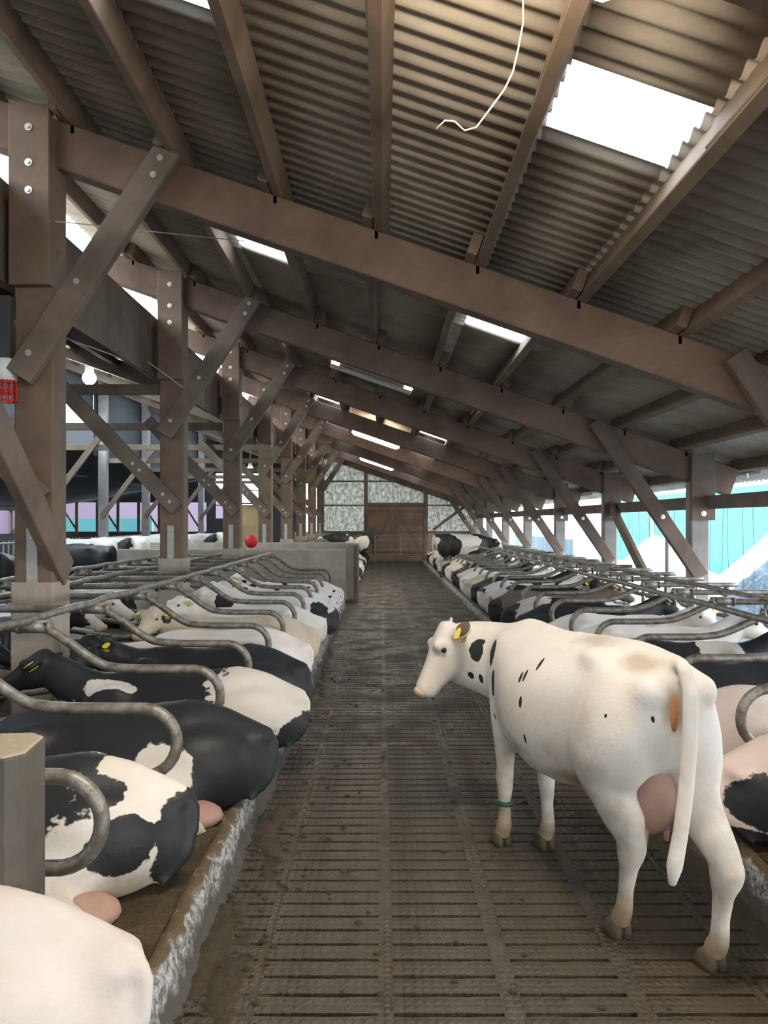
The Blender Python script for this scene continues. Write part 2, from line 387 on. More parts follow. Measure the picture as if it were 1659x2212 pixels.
for k, px in enumerate(PX):
    for b in range(len(FR)-1):
        y0, y1 = FR[b]-.35, FR[b+1]+.35
        dx = .05 if b % 2 else -.05
        q = MB(); zc = zr(px+dx)+.105
        q.beam((px+dx, y0, zc), (px+dx, y1, zc), .095, .20, (A*-1*-1, 0, 1) if False else (-A, 0, 1))
        q.build('purlin', M['wood_y'], CEIL)
    # lapped second timber near the first frame over the head of the camera
    q = MB(); zc = zr(px)+.10; q.beam((px+.05, 1.6, zc), (px+.05, 4.25, zc), .11, .20, (-A, 0, 1))
    q.build('purlin_lap', M['wood_y'], CEIL)
# fibre-cement cleats where each purlin sits on the rafters
for b in (2, 3, 4):
    for px in PX:
        q = MB(); q.box((px-.015, FR[b]-.10, zr(px)-.07), (px+.015, FR[b]-.075, zr(px)+.06)); q.build('purlin_cleat', M['white'], CEIL)

def bolt(parent, x, y, z, r=.035, axis='y'):
    q = MB()
    q.tube([(x, y, z), (x, y-.008, z)], r, 12); q.tube([(x, y-.006, z), (x, y-.022, z)], r*.5, 6)
    return q.build('bolt', M['bolt'], parent)
for i, fy in enumerate(FR):
    seen = i-2
    r = empty('rafter', (0, fy, 0))
    where = 'overhead, out over the camera end' if seen < 0 else ('nearest full one crossing the picture below the big rooflight' if seen == 0 else ORD[seen]+' from the camera, crossing the aisle')
    tag(r, 'brown sloping timber rafter, '+(where if seen >= 0 else ('at the camera end of the barn, '+('farther back' if i == 0 else 'just overhead'))), 'rafter', 'main roof rafters')
    q = MB(); dz = -.21
    q.beam((-4.5, -.0, zr(-4.5)+dz), (5.35, 0, zr(5.35)+dz), .20, .42, (-A, 0, 1), .012)
    q.build('beam', M['wood_x'], r)

# ------------------------------------------------------------------ posts and braces
def post_left(i, fy):
    n = i-1
    p = empty('timber_post', (-3.2, fy, 0)); nm = 'nearest' if i == 2 else ORD[i-2]+' from the camera'
    if i < 2: nm = 'behind the camera, '+ORD[i]
    tag(p, 'thick brown timber post on a concrete plinth amid left stalls, '+nm, 'post', 'timber posts through the left stall rows')
    q = MB().beam((0,0,1.42),(0,0,5.7),.36,.30,(0,1,0),.015); q.build('post_timber', M['wood_v'], p)
    q = MB(); q.beam((0,0,0),(0,0,1.45),.40,.38,(0,1,0),.02); q.build('plinth', M['plinth'], p)
    q = MB().beam((0,-.20,4.15),(0,-.20,5.78),.37,.10,(0,1,0),.008); sb = q.build('splice_board', M['wood_v'], p)
    for z in (5.57, 5.25, 5.0): bolt(sb, 0, -.25, z)
    q = MB().box((-.06,-.165,1.38),(.04,-.15,1.95)); pl = q.build('metal_strap', M['steel'], p)
    bolt(pl, -.01, -.165, 1.48, .018); bolt(pl, -.01, -.165, 1.86, .018)
    # knee brace up to the main rafter
    q = MB().beam((-.08,-.24,1.30+2.02),(1.27,-.24,5.36),.25,.11,(0,1,0),.01); b = q.build('knee_brace', M['wood_b'], p)
    for x, z in ((.02,3.52),(.45,4.1+.06),(1.14,5.12),(1.2,5.27)): bolt(b, x, -.295, z, .03)
    # brace from the lower left roof down to the post
    q = MB().beam((-1.75,-.22,4.15),(.10,-.22,2.20),.23,.09,(0,1,0),.01); b = q.build('lower_brace', M['wood_b'], p)
    for x, z in ((-.55,2.88),(-.45,2.78),(-.1,2.42),(.0,2.31)): bolt(b, x, -.265, z, .025)
for i, fy in enumerate(FR): post_left(i, fy)
# longitudinal wind brace on the nearest post
q = MB().beam((-3.02, 7.30, 1.52), (-3.02, 4.3, 4.35), .10, .30, (0,1,0), .01)
tag(q.build('wind_brace', M['wood_d']), 'dark reddish brown diagonal timber crossing in front of the nearest left post', 'brace')
def post_right(i, fy):
    nm = 'behind the camera' if i == 0 else ('just out of view beside the camera' if i == 1 else ('nearest' if i == 2 else ORD[i-2]+' from the camera'))
    p = empty('timber_post', (4.82, fy, 0)); tag(p, 'grey timber eaves post along the open right side, '+nm, 'post', 'eaves posts along the open side')
    MB().beam((0,0,0),(0,0,2.9),.27,.24,(0,1,0),.015).build('post_timber', M['wood_g'], p)
    b = MB().beam((.02,-.15,2.03),(.02,-.15,3.05),.36,.09,(0,1,0),.008).build('splice_board', M['wood_d'], p)
    bolt(b, .02, -.195, 2.13, .04)
    q = MB().beam((-1.62,-.20,3.52),(-.02,-.20,1.18),.22,.11,(0,1,0),.01); b = q.build('knee_brace', M['wood_d'], p)
    bolt(b, -.62, -.26, 2.08, .035); bolt(p, .02, -.135, 1.0, .03)
    q = MB().box((-.06,-.135,.9),(.1,-.122,1.1)); q.build('metal_strap', M['steel'], p)
for i, fy in enumerate(FR): post_right(i, fy)
q = MB().beam((4.95,-4,2.30),(4.95,41,2.30),.10,.20,(0,0,1)); tag(q.build('eaves_beam', M['wood_d']), 'dark horizontal timber running between the eaves posts under the right roof edge', 'beam')
q = MB().beam((4.82, 16.25, 2.35), (4.82, 13.7, .75), .09, .22, (0,1,0)); tag(q.build('wind_brace', M['wood_d']), 'dark diagonal timber leaning between two right eaves posts', 'brace')

# vertical boarding below the ridge gap, left roof with its rafters
q = MB(); yy = -4
RV = empty('wall_left'); tag(RV, kind='structure')
while yy < 41:
    a = random.uniform(-.008, .008); MB().box((-3.50+a, yy+.006, 4.2), (-3.475+a, yy+.76, 5.13)).build('board', M['wood_d'], RV); yy += .765
L0, LS = 4.72, .36
def lz(x): return L0+LS*(-3.45-x)
q = MB(); ys2 = np.arange(-4, 41, PER/4)
q.v = [(x, float(t), lz(x)+.02*math.cos(2*PI*t/PER)) for t in ys2 for x in (-3.5, -9.4)]
q.v = [(x, float(t), lz(x)+.02*math.cos(2*PI*t/PER)) for t in ys2 for x in (-3.5,-6.4,-8.7,-9.4)]
def lhole(t): return any(FR[b]+.8 < t < FR[b]+3.8 for b in range(1, 9))
q.f = [(4*j+i, 4*j+i+1, 4*j+i+5, 4*j+i+4) for j in range(len(ys2)-1) for i in range(3) if not (i == 1 and lhole(ys2[j]+PER/8))]
LR = q.build('ceiling_left', M['roof'], smooth=True); tag(LR, kind='structure')
for k in range(7):
    x = -3.9-.88*k; z = lz(x)-.13; q = MB().beam((x,-4,z),(x,41,z),.08,.18,(-LS,0,1)); q.build('purlin', M['wood_y'], LR)
for i, fy in enumerate(FR):
    nm = ORD[i-2]+' from the camera' if i > 1 else ('behind the camera' if i == 0 else 'beside the camera')
    q = MB().beam((-3.05, fy, 4.35),(-9.3, fy, 4.35+LS*6.25),.16,.34,(LS,0,1),.01)
    o = q.build('rafter', M['wood_b']); tag(o, 'pale timber rafter rising left from post row to the neighbouring roof, '+nm, 'rafter', 'rafters of the left roof')
    q = MB().beam((-3.2, fy+.1, 4.05),(-9.2, fy+.1, 4.05),.07,.16,(0,0,1)); tag(q.build('tie_beam', M['wood_b']), 'thin horizontal tie beam spanning left aisle, '+nm, 'beam', 'tie beams of the left aisle')
for i, fy in enumerate(FR):
    if i < 3: continue
    p = empty('timber_post', (-9.3, fy, 0)); tag(p, 'slim pale timber post beside the feed passage, '+ORD[i-3]+' from the camera', 'post', 'posts beside the feed passage')
    MB().beam((0,0,1.3),(0,0,6.75),.28,.22).build('post_timber', M['wood_g'], p); MB().beam((0,0,0),(0,0,1.32),.34,.30).build('plinth', M['plinth'], p)
    MB().beam((.02,-.16,2.2),(1.7,-.16,4.4),.16,.08).build('knee_brace', M['wood_b'], p)
WB = empty('wall_front_blocker'); tag(WB, kind='structure')  # unseen end wall added behind the camera to cut the light from there
MB().box((-18,-9.1,-.05),(-3.2,-9,8.0)).build('end_sheet', M['cladding'], WB); MB().box((-3.2,-9.1,-.05),(-1.2,-9,6.6)).build('end_sheet', M['cladding'], WB); MB().box((2.2,-9.1,-.05),(5.2,-9,4.2)).build('end_sheet', M['cladding'], WB); MB().box((-1.2,-9.1,3.4),(2.2,-9,5.6)).build('end_sheet', M['cladding'], WB)
for b in range(1, 9):  # rooflights added to the left roof to brighten cows in the passage
    y0 = FR[b]+.8; q = MB(); q.v = [(x, float(t), lz(x)+.03) for x in (-8.7,-6.4) for t in (y0, y0+3.0)]; q.f = [(0,1,3,2)]
    tag(q.build('rooflight', M['skylight'], LR), 'added rooflight sheet in the left roof, brightening the passage')
# clerestory cladding on the far side of the feed passage
CLW = empty('wall_clerestory'); tag(CLW, kind='structure')
yy = -4
def corr(q, y0, y1, x, z0, z1, per=.15):
    t = np.arange(y0, y1, per/4); b = len(q.v); q.v += [(x+.02*math.cos(2*PI*u/per), float(u), z) for u in t for z in (z0, z1)]
    q.f += [(b+2*j, b+2*j+1, b+2*j+3, b+2*j+2) for j in range(len(t)-1)]
for y0, y1, z0, z1 in ((-4,20.2,4.3,6.9),(20.2,22.7,5.6,6.9),(22.7,25.3,5.65,6.9),(25.3,34.4,4.2,6.9),(34.4,36.2,5.4,6.9),(36.2,41,4.3,6.9)):
    q = MB(); corr(q, y0, y1, -9.5, z0, z1); q.build('sheet', M['cladding'], CLW, smooth=True)
MB().beam((-9.45, 22.6, 5.0),(-9.45, 25.4, 5.0),.08,.08).build('glazing_bar', M['wood_d'], CLW)
# annex roof on the far left with openings below its eave
q = MB(); q.v = [(x, float(t), (4.35 if x > -12 else 2.75)+.02*math.cos(2*PI*t/PER)) for t in ys2 for x in (-9.5, -18.0)]
q.f = [(2*j, 2*j+1, 2*j+3, 2*j+2) for j in range(len(ys2)-1) if not (29.2 < ys2[j] < 30.6 and False)]
AR = q.build('ceiling_annex', M['cladding'], smooth=True); tag(AR, kind='structure')
for yk in (29.0, 36.0):
    q = MB().box((-12.3, yk, 3.80), (-11.7, yk+1.6, 3.82)); tag(q.build('rooflight', M['skylight'], AR), 'small rooflight')
WF = empty('wall_far_left'); tag(WF, kind='structure')
MB().box((-18.05,-4,-.05),(-17.95,41,1.45)).build('low_wall', M['cladding'], WF)
MB().box((-18.05,-4,2.55),(-17.95,41,2.85)).build('lintel', M['wood_d'], WF)
for k in range(15):
    yk = 6+2.4*k; MB().beam((-18,yk,1.4),(-18,yk,2.6),.14,.14).build('upright', M['wood_d'], WF)
    if k % 2: MB().beam((-17.9,yk,1.45),(-17.9,yk+1.0,2.55),.08,.09).build('strut', M['wood_d'], WF)
q = MB().box((-30,4,-.05),(-29,60,9.6)); q.box((-29,60,-.05),(-12,61,4.6)); tag(q.build('mauve_shed', M['pinkb']), 'dull mauve clad shed seen through far left openings', 'shed')
q = MB().box((-24,8,-.05),(-23.5,34,1.95)); q.box((-23.5,50,-.05),(-15,50.4,2.25)); tag(q.build('teal_fence_sheet', M['teal']), 'teal sheet barrier outside in front of mauve shed', 'barrier')

for y0,y1,z0,z1 in ((-18,-9.4,-.05,1.5),(-18,-9.4,3.05,7.0),(-9.4,-8.9,-.05,7),(-6.4,-4.5,-.05,7)):
    MB().box((y0,41.0,z0),(y1,41.06,z1)).build('end_sheet', M['cladding'], CLW)
MB().box((-8.9,41.0,-.05),(-6.4,41.06,2.2)).build('end_sheet', M['cladding'], CLW); MB().box((-8.9,41.0,4.6),(-6.4,41.06,7.2)).build('end_sheet', M['cladding'], CLW)
for k in range(8):
    xk = -17.4+1.1*k; MB().beam((xk,41,1.4),(xk,41,3.2),.16,.12).build('upright', M['wood_d'], CLW)
    if k % 2: MB().beam((xk,40.95,1.6),(xk-.9,40.95,3.0),.10,.08).build('strut', M['wood_d'], CLW)
for z in (2.9,3.7): MB().beam((-8.9,40.95,z),(-6.4,40.95,z),.06,.08).build('glazing_bar', M['wood_d'], CLW)
MB().beam((-7.6,40.95,2.2),(-7.6,40.95,4.6),.10,.08).build('glazing_bar', M['wood_d'], CLW)
# ------------------------------------------------------------------ end gable wall, doors, gate
GY = 40.0
GW = empty('wall_back'); tag(GW, kind='structure')
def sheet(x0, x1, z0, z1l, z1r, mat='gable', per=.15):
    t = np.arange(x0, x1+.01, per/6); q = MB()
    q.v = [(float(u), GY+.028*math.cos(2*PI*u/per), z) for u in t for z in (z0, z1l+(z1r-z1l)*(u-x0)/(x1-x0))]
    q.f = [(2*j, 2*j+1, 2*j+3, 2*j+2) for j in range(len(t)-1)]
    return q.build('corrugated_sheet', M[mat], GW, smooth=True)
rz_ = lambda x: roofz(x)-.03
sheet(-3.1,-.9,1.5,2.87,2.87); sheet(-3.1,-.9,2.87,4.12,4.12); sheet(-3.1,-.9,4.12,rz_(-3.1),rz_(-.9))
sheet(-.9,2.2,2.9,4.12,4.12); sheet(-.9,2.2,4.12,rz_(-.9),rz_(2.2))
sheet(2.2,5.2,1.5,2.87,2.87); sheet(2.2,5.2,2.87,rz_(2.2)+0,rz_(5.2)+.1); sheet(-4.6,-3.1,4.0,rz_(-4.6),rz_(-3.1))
for z in (1.5, 2.87, 4.12): MB().beam((-3.1,GY-.10,z),(5.2,GY-.10,z),.08,.12).build('rail', M['wood_b'], GW)
for x, zt in ((-3.15,5.9),(-.88,5.1),(2.22,4.0),(5.1,3.1)): MB().beam((x,GY-.14,0),(x,GY-.14,zt),.20,.16).build('stud', M['wood_v'], GW)
MB().box((-4.6,GY-.06,-.05),(-.9,GY+.06,1.5)).build('low_wall', M['concrete'], GW)
MB().box((2.2,GY-.06,-.05),(5.2,GY+.06,1.5)).build('low_wall', M['brick'], GW)
MB().beam((2.6,GY-.2,1.6),(4.6,GY-.2,3.1),.14,.08).build('strut', M['wood_d'], GW)
for s, (x0, x1) in enumerate(((-.78,.60),(.70,2.12))):
    if s == 0: MB().box((.58,GY-.17,.0),(.72,GY-.10,2.88)).build('meeting_stile', M['wood_b'], GW); MB().box((-.9,GY-.12,-.05),(2.25,GY+.05,.16)).build('threshold', M['wood_d'], GW)
    D = empty('door_%d' % (s+1), (0, GY-.16, 0)); tag(D, 'brown boarded barn door leaf, '+('left' if s == 0 else 'right')+' of the pair in end wall', kind='structure')
    n = 9; wd = (x1-x0)/n; MB().box((x0, .03, .05), (x1, .045, 2.84)).build('backing', M['door'], D)
    for k in range(n): MB().box((x0+k*wd+.006, 0, .1), (x0+(k+1)*wd-.006, .03, 2.82)).build('plank', M['door'], D)
    for z in (.45, 1.5, 2.55): MB().box((x0, -.04, z-.06), (x1, 0, z+.06)).build('ledge', M['wood_b'], D)
    a, b = (x0+.1, x1-.1) if s == 0 else (x1-.1, x0+.1)
    MB().beam((a,-.03,.5),(b,-.03,2.5),.10,.04).build('brace', M['wood_b'], D)
MB().beam((-.85,GY-.2,2.95),(2.2,GY-.2,2.95),.12,.16).build('door_lintel', M['wood_b'], GW)
G = empty('field_gate', (0, 37.8, 0)); tag(G, 'tubular steel gate standing in front of brown barn doors', 'gate')
for z in (.38,.62,.86,1.08,1.32): MB().tube([(-.38,0,z),(2.12,0,z)],.024,8).build('gate_rail', M['pipe'], G)
for x in (-.38,.87,2.12): MB().tube([(x,0,0 if x != .87 else .38),(x,0,1.34)],.028,8).build('gate_upright', M['pipe'], G)

# concrete partitions across the stalls
P = empty('partition_wall', (0,17.5,0)); tag(P, 'pale concrete partition wall facing the camera at end of left stalls', 'partition')
MB().box((-6.05,0,-.03),(-.86,.16,1.38)).build('slab', M['concrete'], P)
P = empty('partition_wall', (0,20.0,0)); tag(P, 'darker concrete wall end standing just behind the pale partition', 'partition')
MB().box((-6.05,0,-.03),(-.70,.16,1.47)).build('slab', M['concrete'], P); MB().box((-.72,-1.1,-.03),(-.62,.16,1.45)).build('return_slab', M['wood_d'], P)
q = MB(); q.tube([(-3.27,19.2,1.42),(-3.27,19.2,1.5)],.05,8); q.ell((-3.27,19.1,1.52),(.16,.10,.16))
tag(q.build('cattle_brush', M['red']), 'round red brush head above the concrete partition', 'brush')

# ------------------------------------------------------------------ stall dividers and rails
def arc(cx, cz, r, a0, a1, n=10): return [(cx+r*math.cos(a0+(a1-a0)*k/n), cz+r*math.sin(a0+(a1-a0)*k/n)) for k in range(n+1)]
def smooth_path(pts, it=3):
    for _ in range(it):
        o = [pts[0]]
        for a, b in zip(pts, pts[1:]): o += [(a[0]*.75+b[0]*.25, a[1]*.75+b[1]*.25), (a[0]*.25+b[0]*.75, a[1]*.25+b[1]*.75)]
        o.append(pts[-1]); pts = o
    return pts
def divider_mesh(top, L):
    """x = distance into the stall from the loop's tip, z height"""
    path = smooth_path([(L,top),(1.52,top),(1.30,top),(1.18,top-.04),(.88,.98),(.72,.955),(.55,.95)], 2)
    path += [(.20+.0, .95)]+[(.20-.19*math.sin(t), .76+.19*math.cos(t)) for t in np.linspace(.1, PI-.1, 13)]+[(.25,.57),(.6,.575),(1.0,.60),(1.5,.58),(2.1,.50),(2.45,.45)]
    q = MB().tube([(x, 0, z) for x, z in path], .033, 10); return q
dm = {}
for key, top, L in (('l',1.25,2.6),('r',1.16,2.5)):
    me = divider_mesh(top, L).mesh('tube', True); me.materials.append(M['pipe']); dm[key] = me
q = MB()
q.tube([(1.27,0,1.25),(1.42,0,1.25)],.043,10); q.tube([(1.22,0,1.25),(1.24,0,1.25)],.05,8); q.tube([(1.44,0,1.25),(1.46,0,1.25)],.05,8); q.box((1.22,-.02,1.28),(1.46,.02,1.30))
cl_l = q.mesh('clamp', True); cl_l.materials.append(M['pipe'])
q = MB(); q.tube([(2.35,0,.2),(2.35,0,1.28)],.035,8); leg_me = q.mesh('support_post', True); leg_me.materials.append(M['pipe'])
def divider(x, y, sx, key, label, group):
    o = empty('stall_divider', (x, y, 0)); o.scale = (sx, 1, 1); tag(o, label, 'stall divider', group)
    inst(dm[key], 'loop_tube', o); c = inst(cl_l, 'clamp', o, (.0, 0, 0 if key == 'l' else -.09)); None if key == 'l' else inst(leg_me, 'support_post', o, (0,0,-.15))
    return o
for k in range(13):
    y = 3.18+1.158*k
    divider(-1.15, y, -1, 'l', 'rusty bent tube stall divider in the left row, '+('nearest' if k == 0 else ORD[k]+' from the camera'), 'left row stall dividers')
for k in range(14):
    divider(-1.15, 20.7+1.158*k, -1, 'l', 'small distant stall divider beyond the partition, '+ORD[k]+' behind it', 'dividers beyond the partition')
for k in range(13):
    y = 3.18+1.158*k+.05
    divider(-5.75, y, 1, 'l', 'stall divider of the row facing away on far left, '+ORD[k]+' from the camera', 'far left row stall dividers')
for k in range(30):
    divider(2.25, 4.86+1.09*k, 1, 'r', 'grey bent tube stall divider in the right row, '+('nearest, its curl at the picture edge' if k == 0 else ORD[k]+' from the camera'), 'right row stall dividers')
def rail(x, z, y0, y1, label, r=.03):
    pts = [(x+.012*math.sin(k*1.7), y0+(y1-y0)*k/40, z+.008*math.sin(k*2.3)) for k in range(41)]
    tag(MB().tube(pts, r, 8).build('neck_rail', M['pipe'], smooth=True), label, 'rail', 'long rails over the stalls')
rail(-2.50, 1.31, 1.5, 17.2, 'long steel neck rail above the left cows, nearer the aisle')
rail(-3.56, 1.30, 1.5, 17.2, 'long steel rail past the left posts, parallel to neck rail')
rail(-4.5, 1.31, 1.5, 17.2, 'neck rail of the far left stall row')
rail(3.10, 1.21, 2.0, 38.0, 'long steel neck rail over right cows, lower in the picture')
rail(4.05, 1.19, 2.0, 38.0, 'long steel rail over right cows, nearer the open side')
rail(4.55, .75, 2.0, 38.0, 'low steel rail behind heads of the right cows')
rail(-2.50, 1.31, 20.3, 37.5, 'neck rail beyond the concrete partition')
# foreground post
q = MB(); a, b = .155, .15; c = .05
prof = [(-a,-b+c),(-a+c,-b),(a-c,-b),(a,-b+c),(a,b-c),(a-c,b),(-a+c,b),(-a,b-c)]
q.loft([[(x*s, y_*s, z) for x, y_ in prof] for z, s in ((0,1),(1.262,1),(1.272,.985))])
FP = empty('foreground_post', (-1.335, 2.60, -.03)); FP.rotation_euler = (0,0,.12); tag(FP, 'thick weathered chamfered post in left foreground, cut flat on top', 'post')
q.build('post_timber', M['oldpost'], FP)
MB().loft([[(x*s*.985, y_*s*.985, z) for x, y_ in prof] for z, s in ((1.271,1),(1.278,.95))]).build('sawn_top', plain('pale_sawn_top', (.30,.25,.18), .9, scale=25, bump=.01), FP)

# ------------------------------------------------------------------ lamps
def tube_lamp(x, y, z, lit, label, L=1.45, k=1):
    o = empty('fluorescent_lamp', (x, y, z)); o.rotation_euler = (0, math.atan(-A), 0); tag(o, label, 'lamp', 'tube lamps under the roof')
    MB().beam((-L/2,0,.05),(L/2,0,.05),.06,.10,(0,0,1)).build('housing', M['housing'], o)
    MB().tube([(-L/2+.02,0,-.05),(-L/2+.10,0,-.05),(L/2-.10,0,-.05),(L/2-.02,0,-.05)],.05,12,rad=[.05,.10,.10,.05] if lit else None).build('tube', M['lamp'] if lit else M['housing'], o, True)  # lit tubes are swollen to stand in for the glow around them
    if not lit:
        for s in (-1, 1): MB().tube([(s*(L/2-.16),0,-.02),(s*(L/2-.02),0,-.02)],.053,10).build('glowing_end', M['lamp_end'], o, True)
    else:
        ld = bpy.data.lights.new('lamp_light', 'AREA'); ld.shape = 'RECTANGLE'; ld.size = L; ld.size_y = .12; ld.energy = 34*k; ld.color = (1,.91,.78)
        lo = bpy.data.objects.new('lamp_light', ld); C.objects.link(lo); lo.parent = o; lo.location = (0,0,-.17)
tube_lamp(.30, 2.92, 4.34, True, 'lit tube lamp above the top edge near the hanging string', k=1.6)
tube_lamp(-.18, 12.75, 4.43, False, 'unlit tube lamp with glowing orange ends, under the second rafter')
tube_lamp(-.18, 21.9, 4.42, True, 'lit warm tube lamp under roof, larger of the two lit ones')
tube_lamp(-.22, 30.6, 4.40, True, 'lit tube lamp closest to the end wall')
tube_lamp(.10, -2.4, 4.3, True, 'unseen lit tube lamp added behind the camera', k=.8)  # unseen lamp, added to light the roof near the camera
# floodlight in the left passage
F = empty('flood_lamp', (-6.6, 17.3, 5.24)); tag(F, 'round glaring white lamp under the left roof', 'lamp')
MB().ell((0,0,0),(.15,.15,.15)).build('bulb', M['lamp_w'], F, True); MB().tube([(0,0,.12),(0,0,.28)],.10,10).build('cap', M['housing'], F)
ld = bpy.data.lights.new('flood_light', 'POINT'); ld.energy = 260; ld.color = (.85,1,.93); ld.shadow_soft_size = .16
lo = bpy.data.objects.new('flood_light', ld); C.objects.link(lo); lo.parent = F; lo.location = (0,0,-.25)
F = empty('flood_lamp', (-5.6, 32.5, 4.25)); tag(F, 'small warm round lamp far down the left passage', 'lamp')
MB().ell((0,0,0),(.13,.13,.13)).build('bulb', M['lamp'], F, True); MB().tube([(0,0,.1),(0,0,.25),(0,0,.26),(0,0,1.2)],.08,10,rad=[.08,.08,.015,.015]).build('cap', M['housing'], F)
# bird trap bottle on a bracket at the left edge
F = empty('hanging_feeder', (-3.42, 7.0, 3.0)); tag(F, 'white and red hanging canister at left picture edge by the nearest post', 'canister')
MB().beam((0,0,.45),(0,0,1.05),.10,.10).build('bracket', M['cladding'], F); MB().tube([(0,0,.28),(0,0,.48)],.09,14).build('canister', M['white'], F, True)
q = MB()
for k in range(10):
    t = 2*PI*k/10; q.tube([(.085*math.cos(t),.085*math.sin(t),.10),(.085*math.cos(t),.085*math.sin(t),.28)],.008,5)
for z in (.10,.19,.28): q.tube([(.085*math.cos(2*PI*k/16),.085*math.sin(2*PI*k/16),z) for k in range(17)],.008,5)
q.build('cage', M['red'], F)
# strings
pts = [(1130,0),(1128,40),(1116,100),(1106,160),(1092,200),(1060,240),(1032,268),(1000,280),(975,268),(958,266),(946,276)]
q = [((x-827)*3.6/1662+.012*math.sin(k), 3.6+.03*math.sin(k*1.3), 2+(1128-y_)*3.6/1662) for k, (x, y_) in enumerate(pts)]
tag(MB().tube([(.655,3.6,4.72)]+q, .0042, 6).build('hanging_string', M['rope'], smooth=True), 'thin pale string dangling in a curve from the roof', 'string')
for (a, b, lb) in (((-3.1,7.0,4.75),(-1.6,8.9,5.25),'thin wire strung from post up to the rafter'),((-4.6,11.0,5.2),(-2.9,11.6,3.95),'thin wire slanting down between the left posts')):
    tag(MB().tube([a,b],.006,5).build('wire', M['rope']), lb, 'wire')

# ------------------------------------------------------------------ feed fence on the left
FF = empty('feed_fence', (-11.0, 0, 0)); tag(FF, 'pale tubular feed fence beyond the standing cows', 'fence')
for z in (.55,.95,1.38): MB().tube([(0,8,z),(0,39,z)],.035,6).build('fence_rail', M['steel'], FF)
me = MB().tube([(0,0,.5),(.0,.05,1.45)],.025,6).mesh('fence_bar'); me.materials.append(M['steel'])
for k in range(100): inst(me, 'fence_bar', FF, (0, 8+.31*k, 0))
B_ = empty('plywood_hatch', (-5.6, 33, 0)); tag(B_, 'pale plywood panel standing far down the left passage', 'panel')
MB().box((-1.2,0,.9),(.6,.04,2.75)).build('panel', M['ply'], B_); MB().beam((-1.2,-.03,2.8),(.6,-.03,2.8),.08,.08).build('top_rail', M['wood_b'], B_)

# ------------------------------------------------------------------ outside on the right
S = empty('green_shed', (0,0,0)); tag(S, 'mint green corrugated shed outside beyond the open side', 'shed')
t = np.arange(25, 43, .125); q = MB(); q.v = [(13+.05*(k % 2), float(u), z) for k, u in enumerate(t) for z in (-.05, 3.3)]
q.f = [(2*j, 2*j+1, 2*j+3, 2*j+2) for j in range(len(t)-1)]; q.build('cladding', M['green'], S)
for yk in (25, 31, 37): MB().box((12.9,yk-.08,-.05),(13.0,yk+.08,3.3)).build('corner_post', M['white'], S)
MB().box((13.06,25,-.05),(19,43,3.25)).build('body', M['green'], S)
q = gridmesh(np.arange(5.6, 10.6, .07), np.arange(10.2, 18.5, .09), lambda X, Y: -.06+1.75*np.exp(-((X-8.1)/1.25)**2-((Y-14.3)/2.0)**2)*(.8+.4*fbm(X*2, Y*2))+(.16*fbm(X*6, Y*6)+.12*fbm(X*14, Y*14))*np.exp(-((X-8.1)/1.6)**2-((Y-14.3)/2.8)**2))
tag(q.build('spoil_heap', M['bluegrey']), 'blue grey heap of earth outside at the right edge', 'heap', kind='stuff')
q = gridmesh(np.arange(8.4, 12.6, .1), np.arange(26.5, 34, .14), lambda X, Y: -.06+1.5*np.exp(-((X-10.8)/1.2)**2-((Y-30)/2)**2)*(.7+.6*fbm(X*1.5, Y*1.5)))
tag(q.build('plastic_sheeting', M['white'], smooth=True), 'crumpled white plastic sheeting outside in front of green shed', 'sheeting')
q = gridmesh(np.arange(9.5, 14, .12), np.arange(19, 25.5, .12), lambda X, Y: -.06+2.6*np.clip((X-9.7)/2.6,0,1)*np.clip((25.3-Y)/2.4,0,1)*np.clip((Y-19.0)/1.2,0,1)*(.9+.2*fbm(X*1.5, Y*1.5)))
tag(q.build('covered_clamp', M['white'], smooth=True), 'large white covered heap outside behind the grey one', 'heap')
q = gridmesh(np.arange(7.2, 12.6, .12), np.arange(19.5, 26.2, .16), lambda X, Y: -.05+.14*fbm(X*5, Y*5)-.2*(X>9.2)*(Y<25.6))
tag(q.build('grass', M['grass']), 'patch of rough green grass outside the open side', 'grass', kind='stuff')
q = MB().box((14,46,-.05),(24,60,3.2)); tag(q.build('pale_shed', M['white']), 'pale low building outside far along the open side', 'shed')
q = MB().box((8.6,36,-.05),(8.9,50,1.2)); tag(q.build('yard_wall', M['bluegrey']), 'low grey wall outside far along the open side', 'wall')
me = MB().tube([(0,0,.9),(0,.0,2.25)],.004,4).mesh('net_string'); me.materials.append(M['string'])
N = empty('bird_netting', (5.05, 0, 0)); tag(N, 'fine hanging strings across the open right side', 'netting')
for k in range(48): inst(me, 'net_string', N, (0, 9+.36*k+random.uniform(-.1,.1), 0)).rotation_euler = (random.uniform(-.06,.06), 0, 0)
q = MB().tube([(5.15,13.9,0),(5.15,13.9,2.1),(5.15,14.2,2.3)],.055,8); tag(q.build('downpipe', M['steel'], smooth=True), 'grey pipe standing outside between two eaves posts', 'pipe')

